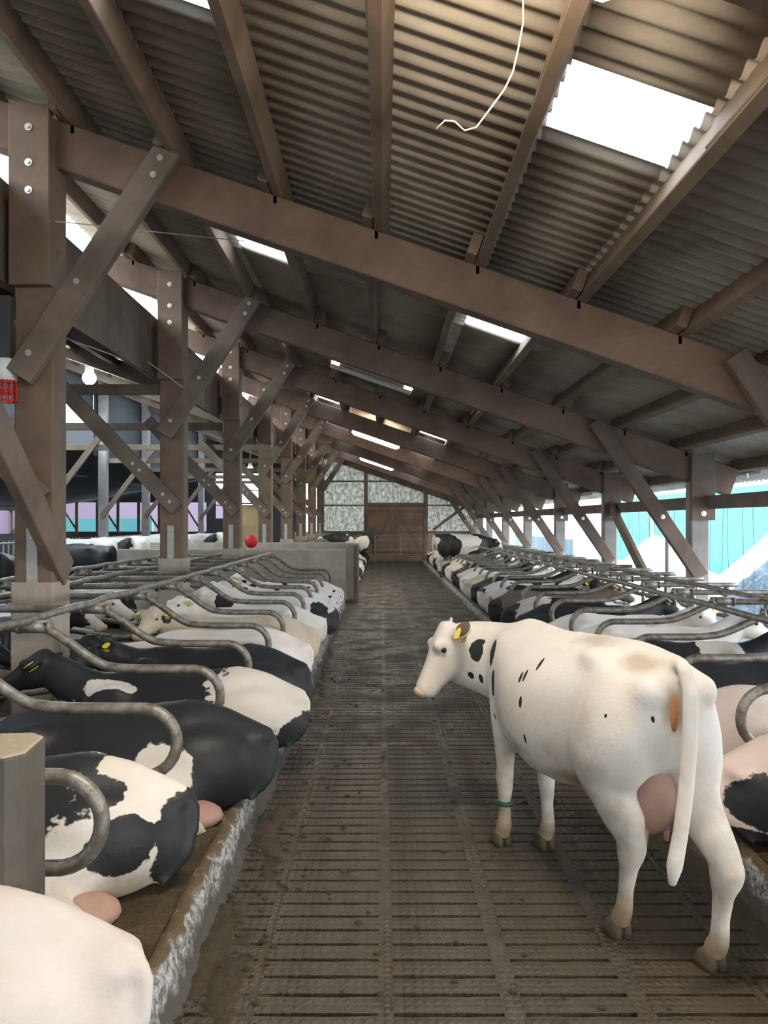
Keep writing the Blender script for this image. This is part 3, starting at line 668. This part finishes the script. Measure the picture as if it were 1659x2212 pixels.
# ------------------------------------------------------------------ cows
def organic(q, voxel, it, name, mask=None, iters=0):
    me = q.mesh(name); o = bpy.data.objects.new(name, me); C.objects.link(o)
    r = o.modifiers.new('r', 'REMESH'); r.mode = 'VOXEL'; r.voxel_size = voxel; r.use_smooth_shade = True
    s = o.modifiers.new('s', 'SMOOTH'); s.factor = .5; s.iterations = it
    dg = bpy.context.evaluated_depsgraph_get(); me2 = bpy.data.meshes.new_from_object(o.evaluated_get(dg), depsgraph=dg)
    if mask:
        n = len(me2.vertices); co = np.empty(n*3); me2.vertices.foreach_get('co', co); co = co.reshape(-1, 3)
        ed = np.empty(len(me2.edges)*2, int); me2.edges.foreach_get('vertices', ed); ed = ed.reshape(-1, 2)
        deg = np.bincount(ed.ravel(), minlength=n)[:, None]; W_ = mask(co)[:, None]; vol = co.copy()
        for k in range(iters):
            S_ = np.stack([np.bincount(ed[:, 0], co[ed[:, 1], c], n)+np.bincount(ed[:, 1], co[ed[:, 0], c], n) for c in range(3)], 1)/np.maximum(deg, 1)
            co = co+(S_-co)*W_*(.6 if k % 2 == 0 or True else -.5)
        me2.vertices.foreach_set('co', co.ravel()); me2.update()
    me2.name = name; me2.shade_smooth(); bpy.data.objects.remove(o); bpy.data.meshes.remove(me)
    me2.materials.clear(); me2.materials.append(M['hoof']); return me2
def sring(c, U, V, a, b, e=2.3, n=20):
    """superellipse ring, centre c, axes U*a, V*b"""
    out = []
    for j in range(n):
        t = 2*PI*j/n; x = math.cos(t); y = math.sin(t)
        x = math.copysign(abs(x)**(2/e), x); y = math.copysign(abs(y)**(2/e), y); out.append(Vector(c)+U*(a*x)+V*(b*y))
    return out
def path_loft(q, st, e=2.1, up=Vector((0,0,1))):
    """st: (x,y,z, lateral half, vertical half)"""
    P = [Vector(s[:3]) for s in st]; rings = []
    for i, s in enumerate(st):
        d = (P[min(i+1, len(P)-1)]-P[max(i-1, 0)]).normalized(); lat = up.cross(d)
        if lat.length < .2: lat = Vector((0,1,0))
        lat.normalize(); v = d.cross(lat); rings.append(sring(P[i], lat, v, s[3], s[4], e))
    q.loft(rings)
def leg_loft(q, st):
    """st: (x,y,z, fore-aft half, lateral half): horizontal rings"""
    q.loft([sring(s[:3], Vector((1,0,0)), Vector((0,1,0)), s[3], s[4], 2.1, 14) for s in st])
def head_add(q, O, a, n, ears=1., L=.50, droop=0.):
    O = Vector(O); a = Vector(a).normalized(); n = Vector(n); n = (n-a*n.dot(a)).normalized(); l = n.cross(a).normalized()
    st = [(-.05,.055,.015,-.10),(0,.085,.035,-.14),(.10,.105,.035,-.21),(.22,.112,.035,-.25),(.36,.106,.03,-.26),(.50,.090,.018,-.235),(.64,.074,.010,-.195),(.80,.066,.006,-.160),(.92,.068,.004,-.150),(1.0,.062,-.010,-.135),(1.04,.035,-.035,-.10)]
    q.loft([sring(O+a*(t*L)+n*((u+b)/2), l, n, w_, (u-b)/2, 2.4) for t, w_, u, b in st])
    q.ell(O-n*.03+a*.02, (.07,.07,.055))
    for s in (1, -1): q.ell(O+a*(.31*L)+l*(s*.082)-n*.005, (.045,.045,.045))   # brow
    R = {}
    for s in (1, -1):
        base = O+l*(s*.10)-n*.05+a*.03; d = (l*s*.9-n*.18+a*(.12+droop)).normalized(); w2 = (a-d*a.dot(d)).normalized(); th = d.cross(w2)
        rings = []
        for t, wd in ((0,.030),(.2,.050),(.5,.068),(.8,.05),(1,.018)):
            rings.append(sring(base+d*(t*.20*ears), w2, th, wd*ears, .013+.010*(1-t), 2, 12))
        q.loft(rings); R['ear', s] = (base+d*.10, d, w2, th)
    R['eye'] = [O+a*(.34*L)+l*(s*.106)-n*.035 for s in (1, -1)]
    R['nose'] = O+a*(1.0*L)-n*.05; R['a'], R['n'], R['l'] = a, n, l
    R['nostril'] = [O+a*(1.02*L)+l*(s*.032)-n*.035 for s in (1, -1)]
    return R
def head_parts(R, root, tags=(1, -1), nose=True, inner=False):
    for e, s in zip(R['eye'], (1, -1)):
        MB().ell(e, (.019,.019,.019), n=10, m=6).build('eye', M['eye'], root, True)
    if nose:
        a, n, l = R['a'], R['n'], R['l']; Mx = Matrix((l, n, a)).transposed()
        MB().ell(R['nose'], (.056,.052,.034), Mx, 14, 8).build('muzzle', M['nose'], root, True)
    for s in tags:
        c, d, w2, th = R['ear', s]; th = th if th.dot(Vector((0,0,0))-Vector((0,0,-1))) > -2 else th
        f = 1 if th.dot(R['a']+R['n']) > 0 else -1
        q = MB()
        for sgn in (f, -f):
            p = c+th*(sgn*.024)+w2*.025; q.loft([[p+w2*(x*.036)+d*(y_*.026)+th*(z*sgn) for x, y_ in ((-1,-.5),(-.4,-1),(1,-1),(1,1),(-.4,1),(-1,.5))] for z in (0,.005)])
        q.build('ear_tag', M['tag'], root)
        if inner: MB().ell(c+d*.01+th*(f*.012)-w2*.01, (.088,.052,.011), Matrix((d, w2, th)).transposed(), 14, 6).build('inner_ear', M['inner_ear'], root, True)
def torso_standing(q, belly=0.):
    # x, ztop, zbot, half width
    st = [(-.84,1.31,1.05,.10),(-.80,1.37,.95,.175),(-.70,1.41,.86,.225),(-.56,1.425,.80,.245),(-.40,1.43,.74,.27),(-.22,1.405,.64-belly,.315),(0,1.385,.58-belly,.345),(.20,1.375,.575-belly,.345),
          (.38,1.38,.61-belly*.5,.31),(.54,1.405,.66,.255),(.68,1.39,.70,.21),(.80,1.34,.78,.16),(.88,1.26,.88,.10)]
    rings = []
    for x, zt, zb, hw in st:
        ring = []
        for j in range(28):
            t = 2*PI*j/28; cx, sz = math.cos(t), math.sin(t); h = (zt-zb)/2
            wid = hw*math.copysign(abs(cx)**(.86), cx)*(1-.30*max(0, sz)**2.2)
            ring.append(Vector((x, wid, (zt+zb)/2+h*math.copysign(abs(sz)**.86, sz))))
        rings.append(ring)
    q.loft(rings)
    for s in (1, -1):
        q.ell((-.36, s*.155, 1.33), (.14,.075,.06))          # hook bone
        q.ell((-.77, s*.125, 1.25), (.085,.065,.09))            # pin bone
        q.ell((-.54, s*.15, 1.04), (.26,.145,.32))              # thigh
        q.ell((.60, s*.15, 1.05), (.15,.085,.30))              # shoulder
        q.ell((.62, s*.12, .86), (.12,.08,.14))
    q.tube([(-.78,0,1.375),(-.5,0,1.405),(-.2,0,1.395),(.2,0,1.37),(.5,0,1.40),(.62,0,1.385)], .035, 8)
    q.ell((.72,0,.86),(.13,.13,.15))
def bendf(c, x, y):
    x0 = min(x, 0); return x-y*2*c*x0, y+c*x0*x0
def unbend(c, x, y):
    a, b = x, y
    for _ in range(20):
        u, v = bendf(c, a, b); a += x-u; b += y-v
    return a, b
def standing_cow(name, F, head, neck, tail, voxel=.02, it=4, bend=0., headL=.50):
    F = {k: unbend(bend, v[0], v[1])+(unbend(bend, v[2], v[1])[0],) for k, v in F.items()}
    q = MB(); torso_standing(q)
    def hind(fx, fy, hx, s):
        y0 = s*.17
        leg_loft(q, [(-.54,y0,1.20,.20,.12),(-.53,y0*1.05,1.04,.24,.15),(-.52+.15*(fx+.6),y0*1.1,.88,.225,.145),(-.51+.40*(fx+.6),y0*1.0,.76,.185,.12),
            (hx*.5+(-.47)*.5,y0*.55+fy*.45,.66,.170,.105),(hx*.80-.09,y0*.25+fy*.78,.56,.130,.080),(hx-.005,fy,.49,.092,.062),(hx+.002,fy,.435,.080,.058),(hx+.02,fy,.36,.050,.042),
            (fx*.5+hx*.5+.005,fy,.25,.040,.036),(fx-.02,fy,.165,.044,.040),(fx,fy,.12,.054,.048),(fx+.02,fy,.07,.050,.046),(fx+.035,fy,.05,.052,.05)])
        q.ell((hx-.055, fy, .505), (.032,.028,.045))
    def fore(fx, fy, s, kx):
        leg_loft(q, [(.58,s*.16,1.05,.13,.07),(.59,s*.155,.88,.125,.085),(.60,s*.15,.76,.10,.078),(.60*.4+kx*.6,s*.07+fy*.5,.62,.072,.064),(kx,fy,.50,.056,.052),(kx+.008,fy,.43,.060,.056),(kx,fy,.37,.050,.048),
            (kx*.5+fx*.5,fy,.27,.040,.038),(fx-.01,fy,.18,.042,.040),(fx,fy,.13,.054,.050),(fx+.015,fy,.08,.048,.046),(fx+.03,fy,.05,.052,.05)])
    hind(F['RL'][0], F['RL'][1], F['RL'][2], 1); hind(F['RR'][0], F['RR'][1], F['RR'][2], -1)
    fore(F['FL'][0], F['FL'][1], 1, F['FL'][2]); fore(F['FR'][0], F['FR'][1], -1, F['FR'][2])
    path_loft(q, neck, 2.1)
    H = head_add(q, *head, L=headL, ears=1.2 if headL < .5 else 1., droop=-.4 if headL < .5 else 0.)
    q.tube(tail, .03, 10, rad=[.05]+[.034]*(len(tail)-3)+[.036,.018])
    if bend: q.v = [bendf(bend, v[0], v[1])+(v[2],) for v in q.v]
    def mask(c):
        w1 = np.clip((c[:, 2]-.60)/.16, 0, 1)*np.clip((.80-c[:, 0])/.12, 0, 1)*np.clip((c[:, 0]+.86)/.06, 0, 1); return w1
    me = organic(q, voxel, it, name, mask, int(14*(.0125/voxel)**2*3.2)); return me, H
def hooves(F, root):
    for k in ('RL','RR','FL','FR'):
        fx, fy = F[k][0], F[k][1]; q = MB()
        for s in (1, -1):
            q.loft([sring((fx+.035+dx, fy+s*.027, z), Vector((1,0,0)), Vector((0,1,0)), a, b, 2.4, 12) for z, a, b, dx in ((-.004,.070,.029,.012),(.03,.062,.028,.004),(.07,.048,.026,-.004),(.085,.03,.02,-.006))])
        q.build('hoof', M['hoof'], root, True)
def udder(root, x=-.38, z=.64, r=(.20,.13,.17), y=0):
    q = MB().ell((x, y, z), r, n=20, m=12)
    for dx in (-.08,.08):
        for dy in (-.06,.06): q.tube([(x+dx,y+dy,z-r[2]*.75),(x+dx,y+dy,z-r[2]*.75-.07)],.014,8,rad=[.018,.012])
    return q.build('udder', M['udder'], root, True)

# hero cow in the aisle
HF = {'RL':(-.455,.107,-.535),'RR':(-.83,-.112,-.90),'FL':(.67,.113,.655),'FR':(.545,-.117,.55)}
hx = Vector((-.3535,.9354,0)); hl = Vector((-.9354,-.3535,0)); HO = Vector((1.09,4.165,0))
def loc(wx, wy, wz): d = Vector((wx, wy, wz))-HO; return Vector((d.dot(hx), d.dot(hl), wz))
def ldir(x, y, z): d = Vector((x, y, z)); return Vector((d.dot(hx), d.dot(hl), z))
poll = loc(.40, 4.93, 1.345); ha = ldir(-.20,-.06,-.40); hn = ldir(-.40,-.05,.20)
neck = [(.52,0,1.09,.19,.29),(.66,.02,1.10,.175,.275),(.78,.07,1.115,.155,.255),(.88,.14,1.135,.14,.235),(.95,.23,1.15,.125,.215),(.985,.31,1.165,.115,.19),(1.0,.36,1.18,.10,.16)]
tail = [(-.72,0,1.385),(-.81,.01,1.405),(-.875,.01,1.365),(-.905,.0,1.27),(-.91,.005,1.08),(-.91,.02,.88),(-.915,.05,.68),(-.92,.08,.54),(-.92,.09,.46)]
me, H = standing_cow('cow', HF, (poll, ha, hn), neck, tail, .0125, 9, bend=.127, headL=.45)
cow = empty('cow', HO, math.atan2(hx.y, hx.x)); tag(cow, 'white cow with small black neck spots walking away in the aisle', 'cow')
HERO_BLOBS = [((0.788,0.238,1.200),(0.046,0.06,0.075)),((0.635,0.211,1.214),(0.036,0.06,0.088)),((0.570,0.244,1.034),(0.032,0.06,0.075)),
 ((0.824,0.259,1.035),(0.017,0.05,0.024)),((0.765,0.221,1.023),(0.017,0.05,0.030)),((0.766,0.208,1.251),(0.017,0.05,0.016)),((0.040,0.253,1.240),(0.014,0.05,0.040)),
 ((0.150,0.304,1.156),(0.012,0.05,0.030)),((0.115,0.297,1.172),(0.012,0.05,0.033)),((0.097,0.339,1.032),(0.014,0.05,0.030)),((0.569,0.232,0.836),(0.010,0.05,0.018)),
 ((0.271,0.306,0.812),(0.008,0.05,0.018)),((0.065,0.329,0.843),(0.012,0.05,0.028)),((-0.626,0.330,1.129),(0.007,0.05,0.010)),((-0.797,0.190,1.143),(0.005,0.05,0.016)),((0.93,0.40,1.42),(0.035,0.05,0.02))]
body = inst(me, 'body', cow)
HBODY = body
body.data.materials[0] = cow_mat('hero_coat', 'white', [(1, c, r) for c, r in HERO_BLOBS], seed=1, dirt=.8, dh=1.25, stains=[((.22,.33,.74),(.14,.12,.10),.55),((-.22,.22,.68),(.16,.2,.07),.7),((-.66,.2,1.37),(.16,.14,.06),.55),((-.20,.1,1.40),(.25,.16,.05),.45),
    ((-.80,.12,1.2),(.10,.07,.14),.7),((-.50,.13,.47),(.09,.06,.07),.6),((-.86,-.12,.45),(.07,.06,.12),.55),((-.45,.11,.13),(.12,.1,.07),.8),((-.82,-.11,.13),(.12,.1,.08),.8),((.67,.11,.13),(.1,.1,.06),.7),((.55,-.12,.13),(.1,.1,.06),.7),((-.5,.33,.95),(.14,.05,.22),.3)])
head_parts(H, cow, (1, -1), inner=True); hooves(HF, cow); udder(cow, -.52, .74, (.19,.12,.22), .03)
q = MB(); q.tube([(.655+.045*math.cos(t), .113+.043*math.sin(t), .275) for t in np.linspace(0, 2*PI, 20)], .014, 6); q.build('leg_band', M['band'], cow, True)
MB().ell((-.828, .125, 1.17), (.022,.020,.085)).build('vulva', M['vulva'], cow, True)

# lying cows -------------------------------------------------------
def lying_cow(name, voxel, it, head='fwd', lean=1):
    q = MB()
    st = [(-.91,.47,.26,.06,0),(-.88,.53,.16,.12,0),(-.78,.61,.08,.20,.0),(-.64,.69,.03,.27,.02),(-.50,.745,.0,.31,.03),(-.36,.765,.0,.34,.03),(-.18,.735,-.01,.36,.03),(.05,.71,-.02,.375,.02),(.28,.70,-.01,.35,0),
          (.46,.72,.0,.30,-.01),(.62,.715,.03,.25,-.01),(.76,.67,.08,.20,0),(.88,.56,.18,.12,0)]
    rings = []
    for x, zt, zb, hw, yc in st:
        ring = []
        for j in range(28):
            t = 2*PI*j/28; cx, sz = math.cos(t), math.sin(t); h = (zt-zb)/2
            wid = hw*math.copysign(abs(cx)**.86, cx)*(1-.62*max(0, sz)**1.35); ring.append(Vector((x, yc*lean+wid-.05*lean*sz, (zt+zb)/2+h*math.copysign(abs(sz)**.9, sz))))
        rings.append(ring)
    q.loft(rings)
    y = lean
    q.ell((-.36, -.05*y+.14, .64), (.13,.08,.07)); q.ell((-.36, -.05*y-.16, .64), (.13,.08,.07))
    q.ell((-.80, .06, .49), (.09,.055,.06)); q.ell((-.80, -.10, .49), (.09,.055,.06))
    q.tube([(-.84,-.03*y,.54),(-.6,-.05*y,.675),(-.38,-.05*y,.735),(-.1,-.05*y,.70),(.1,-.05*y,.68),(.45,-.05*y,.70),(.65,-.04*y,.68)], .035, 8)
    # near thigh and folded hind leg on the leaning side
    R1 = Matrix.Rotation(.35*y, 3, 'Z')
    q.ell((-.50, .20*y, .33), (.33,.17,.28), R1); q.ell((-.32, .33*y, .22), (.27,.15,.19), R1)
    q.tube([(-.18,.40*y,.20),(-.35,.48*y,.15),(-.52,.53*y,.10)], .1, 12, rad=[.13,.095,.065])
    q.tube([(-.56,.54*y,.09),(-.50,.57*y,.055),(-.36,.60*y,.05),(-.24,.62*y,.05),(-.15,.63*y,.045)], .05, 10, rad=[.06,.048,.038,.045,.05])
    q.ell((-.50, -.20*y, .25), (.30,.16,.22))
    # shoulders, brisket, folded forelegs
    for s in (1, -1):
        q.ell((.56, s*.17, .40), (.19,.10,.26)); q.tube([(.60,s*.19,.20),(.78,s*.21,.10),(.88,s*.20,.07)], .07, 10, rad=[.10,.07,.06])
        q.tube([(.88,s*.20,.07),(.76,s*.25,.045),(.62,s*.27,.045)], .04, 10, rad=[.058,.042,.045])
    q.ell((.80,0,.22),(.18,.17,.20))
    if head == 'fwd':
        nk = [(.55,-.02,.44,.17,.24),(.74,0,.50,.15,.22),(.92,0,.60,.125,.185),(1.06,0,.72,.105,.155),(1.14,0,.79,.095,.125)]; hd = ((1.15,0,.90),(.80,0,-.60),(.6,0,.8))
    elif head == 'cam':      # turned to the leaning side
        nk = [(.55,-.02,.44,.17,.24),(.74,0,.50,.15,.22),(.90,.04*y,.60,.125,.185),(1.00,.12*y,.71,.105,.155),(1.03,.20*y,.78,.095,.125)]; hd = ((1.04,.24*y,.88),(.25,.70*y,-.62),(.2,.6*y,.8))
    elif head == 'away':
        nk = [(.55,-.02,.44,.17,.24),(.74,0,.50,.15,.22),(.90,-.04*y,.60,.125,.185),(1.00,-.12*y,.72,.105,.155),(1.03,-.18*y,.80,.095,.125)]; hd = ((1.04,-.20*y,.90),(.45,-.65*y,-.45),(.3,-.4*y,.8))
    elif head == 'low':
        nk = [(.55,-.02,.42,.17,.24),(.74,0,.42,.15,.20),(.92,0,.42,.125,.165),(1.08,.02,.43,.105,.14),(1.16,.03,.45,.095,.12)]; hd = ((1.18,.03,.55),(.75,.1,-.52),(.5,0,.8))
    path_loft(q, nk, 2.1); H = head_add(q, *hd)
    q.tube([(-.80,0,.56),(-.88,-.0,.53),(-.925,.02*y,.45),(-.93,.05*y,.34),(-.905,.10*y,.22),(-.86,.12*y,.15),(-.78,.18*y,.09)], .03, 8, rad=[.045,.036,.032,.028,.026,.024,.02])
    def mask(c): return np.clip((c[:, 2]-.10)/.12, 0, 1)*np.clip((.80-c[:, 0])/.12, 0, 1)*np.clip((c[:, 0]+.90)/.06, 0, 1)*.9
    return organic(q, voxel, it, name, mask, int(18*(.019/voxel)**2)), H
LM = {}
for hd in ('fwd','cam','away','low'):
    for ln in (1, -1):
        LM[hd, ln] = lying_cow('cow_body', .019 if (hd, ln) in (('fwd',1),('cam',1),('low',1)) else .024, 7, hd, ln)
WH = (.82,.79,.76)
LYK = {}
def lying(x, y, rz, hd, ln, coat, label, z=.19, s=1., tags=(1,-1), parts=True, name='cow', group='cows lying in the stalls'):
    me, H = LM[hd, ln]; key = (hd, ln, tags, parts)
    o = empty(name, (x, y, z), rz); o.scale = (s, s, s*.88); tag(o, label, 'cow', group)
    b = inst(me, 'body', o, mat=coat)
    if not parts: return o
    if key in LYK:
        for ch in LYK[key]: c = ch.copy(); C.objects.link(c); c.parent = o
    else:
        head_parts(H, o, tags, True); u = MB().ell((-.42, .40*ln, .09), (.24,.15,.10)).build('udder', M['udder'], o, True)
        LYK[key] = [k for k in bpy.data.objects if k.parent == o and k.name.split('.')[0] != 'body']
    return o
W, K = -1, 1
# left row: heads to -X, leaning side towards the camera (local +y = world -y)
cA = cow_mat('coat_white_front', 'white', [], seed=3, white=(.52,.48,.45), dirt=.35)
cB = cow_mat('coat_pied_near', 'white', [(K,(.32,-.10,.62),(.88,.75,.44)),(W,(-.66,.02,.66),(.20,.26,.26)),(K,(-.50,.16,.56),(.13,.12,.13)),(K,(-.64,.30,.36),(.15,.2,.16)),(K,(-.95,.04,.28),(.20,.42,.34))], seed=5)
cC = cow_mat('coat_black_white_thigh', 'black', [(W,(-.28,.42,.30),(.20,.30,.26)),(W,(-.40,.60,.0),(.26,.2,.16))], seed=8)
cD = cow_mat('coat_black_white_rump', 'black', [(W,(-.70,.0,.40),(.55,.65,.60)),(K,(-.93,.12,.12),(.26,.34,.24)),(W,(.58,.14,.62),(.20,.07,.14)),(W,(.95,.15,.25),(.22,.3,.25))], seed=11)
cE = cow_mat('coat_black', 'black', [(W,(1.4,0,.7),(.2,.08,.3))], seed=13)
cW = cow_mat('coat_white', 'white', [(K,(.35,.15,.55),(.05,.04,.04)),(K,(.30,.24,.5),(.03,.04,.03))], seed=17, white=WH)
cW2 = cow_mat('coat_cream', 'white', [(K,(.1,.3,.4),(.05,.05,.05)),(K,(.95,.1,.75),(.10,.2,.12))], seed=19, white=(.64,.56,.44))
cWs = cow_mat('coat_white_spotted', 'pied', [], seed=23, thr=.63, nscale=4.2, white=WH)
cI = cow_mat('coat_white_black_rump', 'white', [(K,(-.62,.12,.5),(.18,.2,.17)),(K,(-.93,.0,.28),(.22,.4,.26)),(K,(.8,.1,.7),(.15,.2,.2))], seed=29, white=WH)
cP1 = cow_mat('coat_pied_a', 'pied', [], seed=31, thr=.47); cP2 = cow_mat('coat_pied_b', 'pied', [], seed=37, thr=.52); cP3 = cow_mat('coat_pied_c', 'pied', [], seed=43, thr=.42)
cG = cow_mat('coat_grey_brown', 'pied', [(K,(-.88,0,.4),(.16,.5,.5))], seed=47, thr=.9, white=(.15,.12,.10))
cN1 = cow_mat('coat_white_neck_spots', 'white', [(K,(.75,.1,.5),(.07,.14,.07)),(K,(.95,.1,.7),(.05,.1,.06)),(K,(-.1,.3,.5),(.05,.06,.05)),(K,(-.02,.32,.38),(.06,.06,.04))], seed=53, white=WH)
cS2 = cow_mat('coat_dotted_shoulder', 'white', [(K,(.1+.11*math.sin(k*2.1),.25,.42+.09*math.cos(k*1.7)),(.045,.12,.035)) for k in range(9)]+[(K,(.9,.12,.62),(.07,.12,.09))], seed=59, white=WH)
cD2 = cow_mat('coat_black_white_saddle', 'black', [(W,(.45,.0,.55),(.22,.6,.28))], seed=61)
cBR = cow_mat('coat_pink_white_black_thigh', 'white', [(K,(-.74,-.28,.34),(.20,.35,.17)),(K,(-.85,-.1,.06),(.3,.4,.13))], seed=67, white=(.62,.51,.46))
cPW = cow_mat('coat_pinkish_white', 'white', [(K,(-.6,.2,.62),(.03,.04,.03))], seed=71, white=(.62,.53,.49))
LX = -1.70
def LY(k): return 3.18+1.158*(k-.5)
L_ = [
 (0,-1.66,'low',1,cA,'white cow at the bottom left corner, only its back and rump in view',.0),
 (1,-1.86,'fwd',1,cB,'black and white cow with large black thigh patches, second from the bottom left',.10),
 (2,-1.62,'low',1,cC,'black cow with a white inner thigh lying past the second divider',.05),
 (3,-1.52,'fwd',1,cD,'black cow with a white rump and white dash on its back',.0),
 (4,-1.62,'cam',1,cE,'wholly black cow lying behind the white-rumped one in the left row',.0),
 (5,-1.70,'low',1,cW,'white cow directly behind the wholly black cow in the left row',.0),
 (6,-1.72,'cam',1,cW2,'cream white cow resting with its head turned, sixth stall on the left',.0),
 (7,-1.72,'away',-1,cN1,'white cow with black ear and neck marks in the left row',.0),
 (8,-1.62,'fwd',1,cI,'white cow with bold black rump patches by the left kerb',.0),
 (9,-1.72,'fwd',1,cW,'white cow just before the dotted cows near the partition',.0),
 (10,-1.72,'cam',1,cWs,'dotted black and white cow near the concrete partition, nearer of two',.0),
 (11,-1.72,'fwd',1,cWs,'dotted black and white cow near the concrete partition, farther of two',.0),
]
for k, x, hd, ln, mt, lb, yaw in L_:
    lying(x, LY(k) if k else LY(0)-.20, PI+yaw, hd, ln, mt, lb)
# opposite left row: heads towards the camera's side
for k, mt, hd, lb in ((2,cE,'away','black cow of the far left row lying nearest the camera'),(3,cP1,'fwd','pied cow of the far left row facing the aisle'),(4,cD2,'fwd','black cow with a white saddle in the far left row'),
                      (5,cP3,'cam','mostly black cow facing us from the far left row'),(6,cE,'fwd','black cow behind the head of a cream cow in the far left row'),(7,cW,'fwd','white cow far left row past the first post'),
                      (9,cP2,'fwd','pied cow of the far left row near second post'),(10,cW2,'fwd','cream cow of the far left row near the partition')):
    lying(-5.0, LY(k)+.05, 0, hd, -1, mt, lb, group='cows of the far left row')
# beyond the partition
far = [cP1,cP3,cP2,cW,cP1,cE,cP2,cP3]
for k, mt in enumerate(far):
    lying(-1.55, 21.3+1.158*(k+0), PI, 'fwd', 1, mt, 'small distant cow lying past the partition, %s beyond it' % ORD[k], parts=False, group='distant cows past the partition')
# right row
def RY(k): return 4.86+1.09*(k-.5)
R_ = [(0,2.98,'fwd',1,cBR,'pinkish white cow with a black thigh patch at bottom right'),(1,3.10,'low',1,cPW,'pinkish white cow behind the nearest right divider curl'),
 (2,3.05,'fwd',1,cE,'wholly black cow beside the walking cow\'s rump'),(3,3.05,'fwd',1,cD2,'black cow with white shoulders, past the wholly black one'),
 (4,3.1,'fwd',1,cN1,'white cow with few neck spots above the walking cow\'s back'),(5,3.1,'cam',1,cS2,'white cow with a cluster of black dots on its side'),
 (6,3.0,'fwd',1,cE,'black cow whose back shows above the dotted white cow'),(7,3.0,'low',1,cP3,'black cow with white rump beside the walking cow\'s ears'),
 (8,2.92,'fwd',1,cG,'grey brown cow lying by the right kerb'),(9,3.0,'cam',1,cP2,'white and black cow lying past the grey brown cow'),
 (10,3.0,'fwd',1,cWs,'white cow with black face spots lying near right kerb'),(11,3.0,'fwd',1,cE,'black cow near the middle of the right row'),(12,2.95,'low',1,cW2,'cream cow lying halfway along the right row')]
for k, x, hd, ln, mt, lb in R_: lying(x-.20, RY(k), 0, hd, -ln if True else ln, mt, lb)
for i, k in enumerate(range(13, 27)):
    if k == 19: continue
    lying(2.78, RY(k), 0, ['fwd','low','cam'][i % 3], -1, [cW,cP1,cE,cP2,cW2,cP3,cP1][i % 7], 'small cow in the right row, %s past the cream one' % ORD[i], parts=i < 4, group='distant cows of the right row')

# standing cows ---------------------------------------------------
SF = {'RL':(-.58,.15,-.66),'RR':(-.66,-.15,-.74),'FL':(.60,.13,.59),'FR':(.56,-.13,.55)}
nk2 = [(.55,0,1.10,.18,.26),(.72,0,1.12,.15,.23),(.88,0,1.12,.125,.20),(1.02,0,1.12,.11,.17),(1.12,0,1.13,.10,.14)]
tl2 = [(-.74,0,1.385),(-.84,0,1.40),(-.90,0,1.33),(-.92,0,1.1),(-.92,0,.85),(-.92,0,.6),(-.92,0,.5)]
sme, SH = standing_cow('cow_body', SF, ((1.14,0,1.25),(.55,0,-.70),(.8,0,.6)), nk2, tl2, .026, 3)
def standing(x, y, z, rz, mt, label, s=1., group='cows standing in the left passage', first=[]):
    o = empty('cow', (x, y, z), rz); o.scale = (s,)*3; tag(o, label, 'cow', group); inst(sme, 'body', o, mat=mt)
    if not first: hooves(SF, o); udder(o, -.50, .72, (.18,.12,.19)); first.append([k for k in bpy.data.objects if k.parent == o and k.name.split('.')[0] != 'body'])
    else:
        for ch in first[0]: c = ch.copy(); C.objects.link(c); c.parent = o
    return o
sP1 = cow_mat('coat_standing_pied', 'pied', [], seed=81, thr=.44); sP2 = cow_mat('coat_standing_pied_light', 'pied', [], seed=87, thr=.52)
sB = cow_mat('coat_standing_black', 'black', [(W,(-.6,0,.35),(.4,.4,.35)),(W,(-.93,0,.6),(.1,.1,.35))], seed=90)
sW = cow_mat('coat_standing_white', 'white', [], seed=91, white=(.80,.77,.73), dirt=.3)
standing(-1.42, 32.6, .0, PI+.12, sP1, 'pied cow standing with hind legs in the aisle past the partition', 1.1)
standing(2.55, RY(19)+.1, .20, -.1, sP2, 'pied cow standing in a right stall above the lying ones', 1.0)
standing(-6.95, 13.9, 0, PI/2+.55, sB, 'black cow seen from behind at the left picture edge', 1.03)
standing(-7.0, 17.9, 0, PI/2+1.25, sB, 'black cow seen from behind between the first two posts', 1.03)
standing(-8.0, 19.4, 0, PI/2+1.2, sP1, 'pied cow standing beside the black cow between the first posts', 1.03)
for i, (x, y, r) in enumerate(((-8.8,15.2,1.45),(-9.0,13.1,1.5),(-8.6,22.2,1.4),(-8.5,23.4,1.4),(-8.4,24.6,1.42),(-8.2,27.0,1.4),(-8.0,28.6,1.42),(-7.7,31.6,1.38),(-7.4,33.2,1.4),(-7.2,36.4,1.35))):
    standing(x, y, 0, PI/2+r, sW if i % 4 != 3 else sP2, ('white cow standing at the feed fence, ' if i % 4 != 3 else 'spotted white cow standing at the feed fence, ')+ORD[i]+' along it', 1.08)
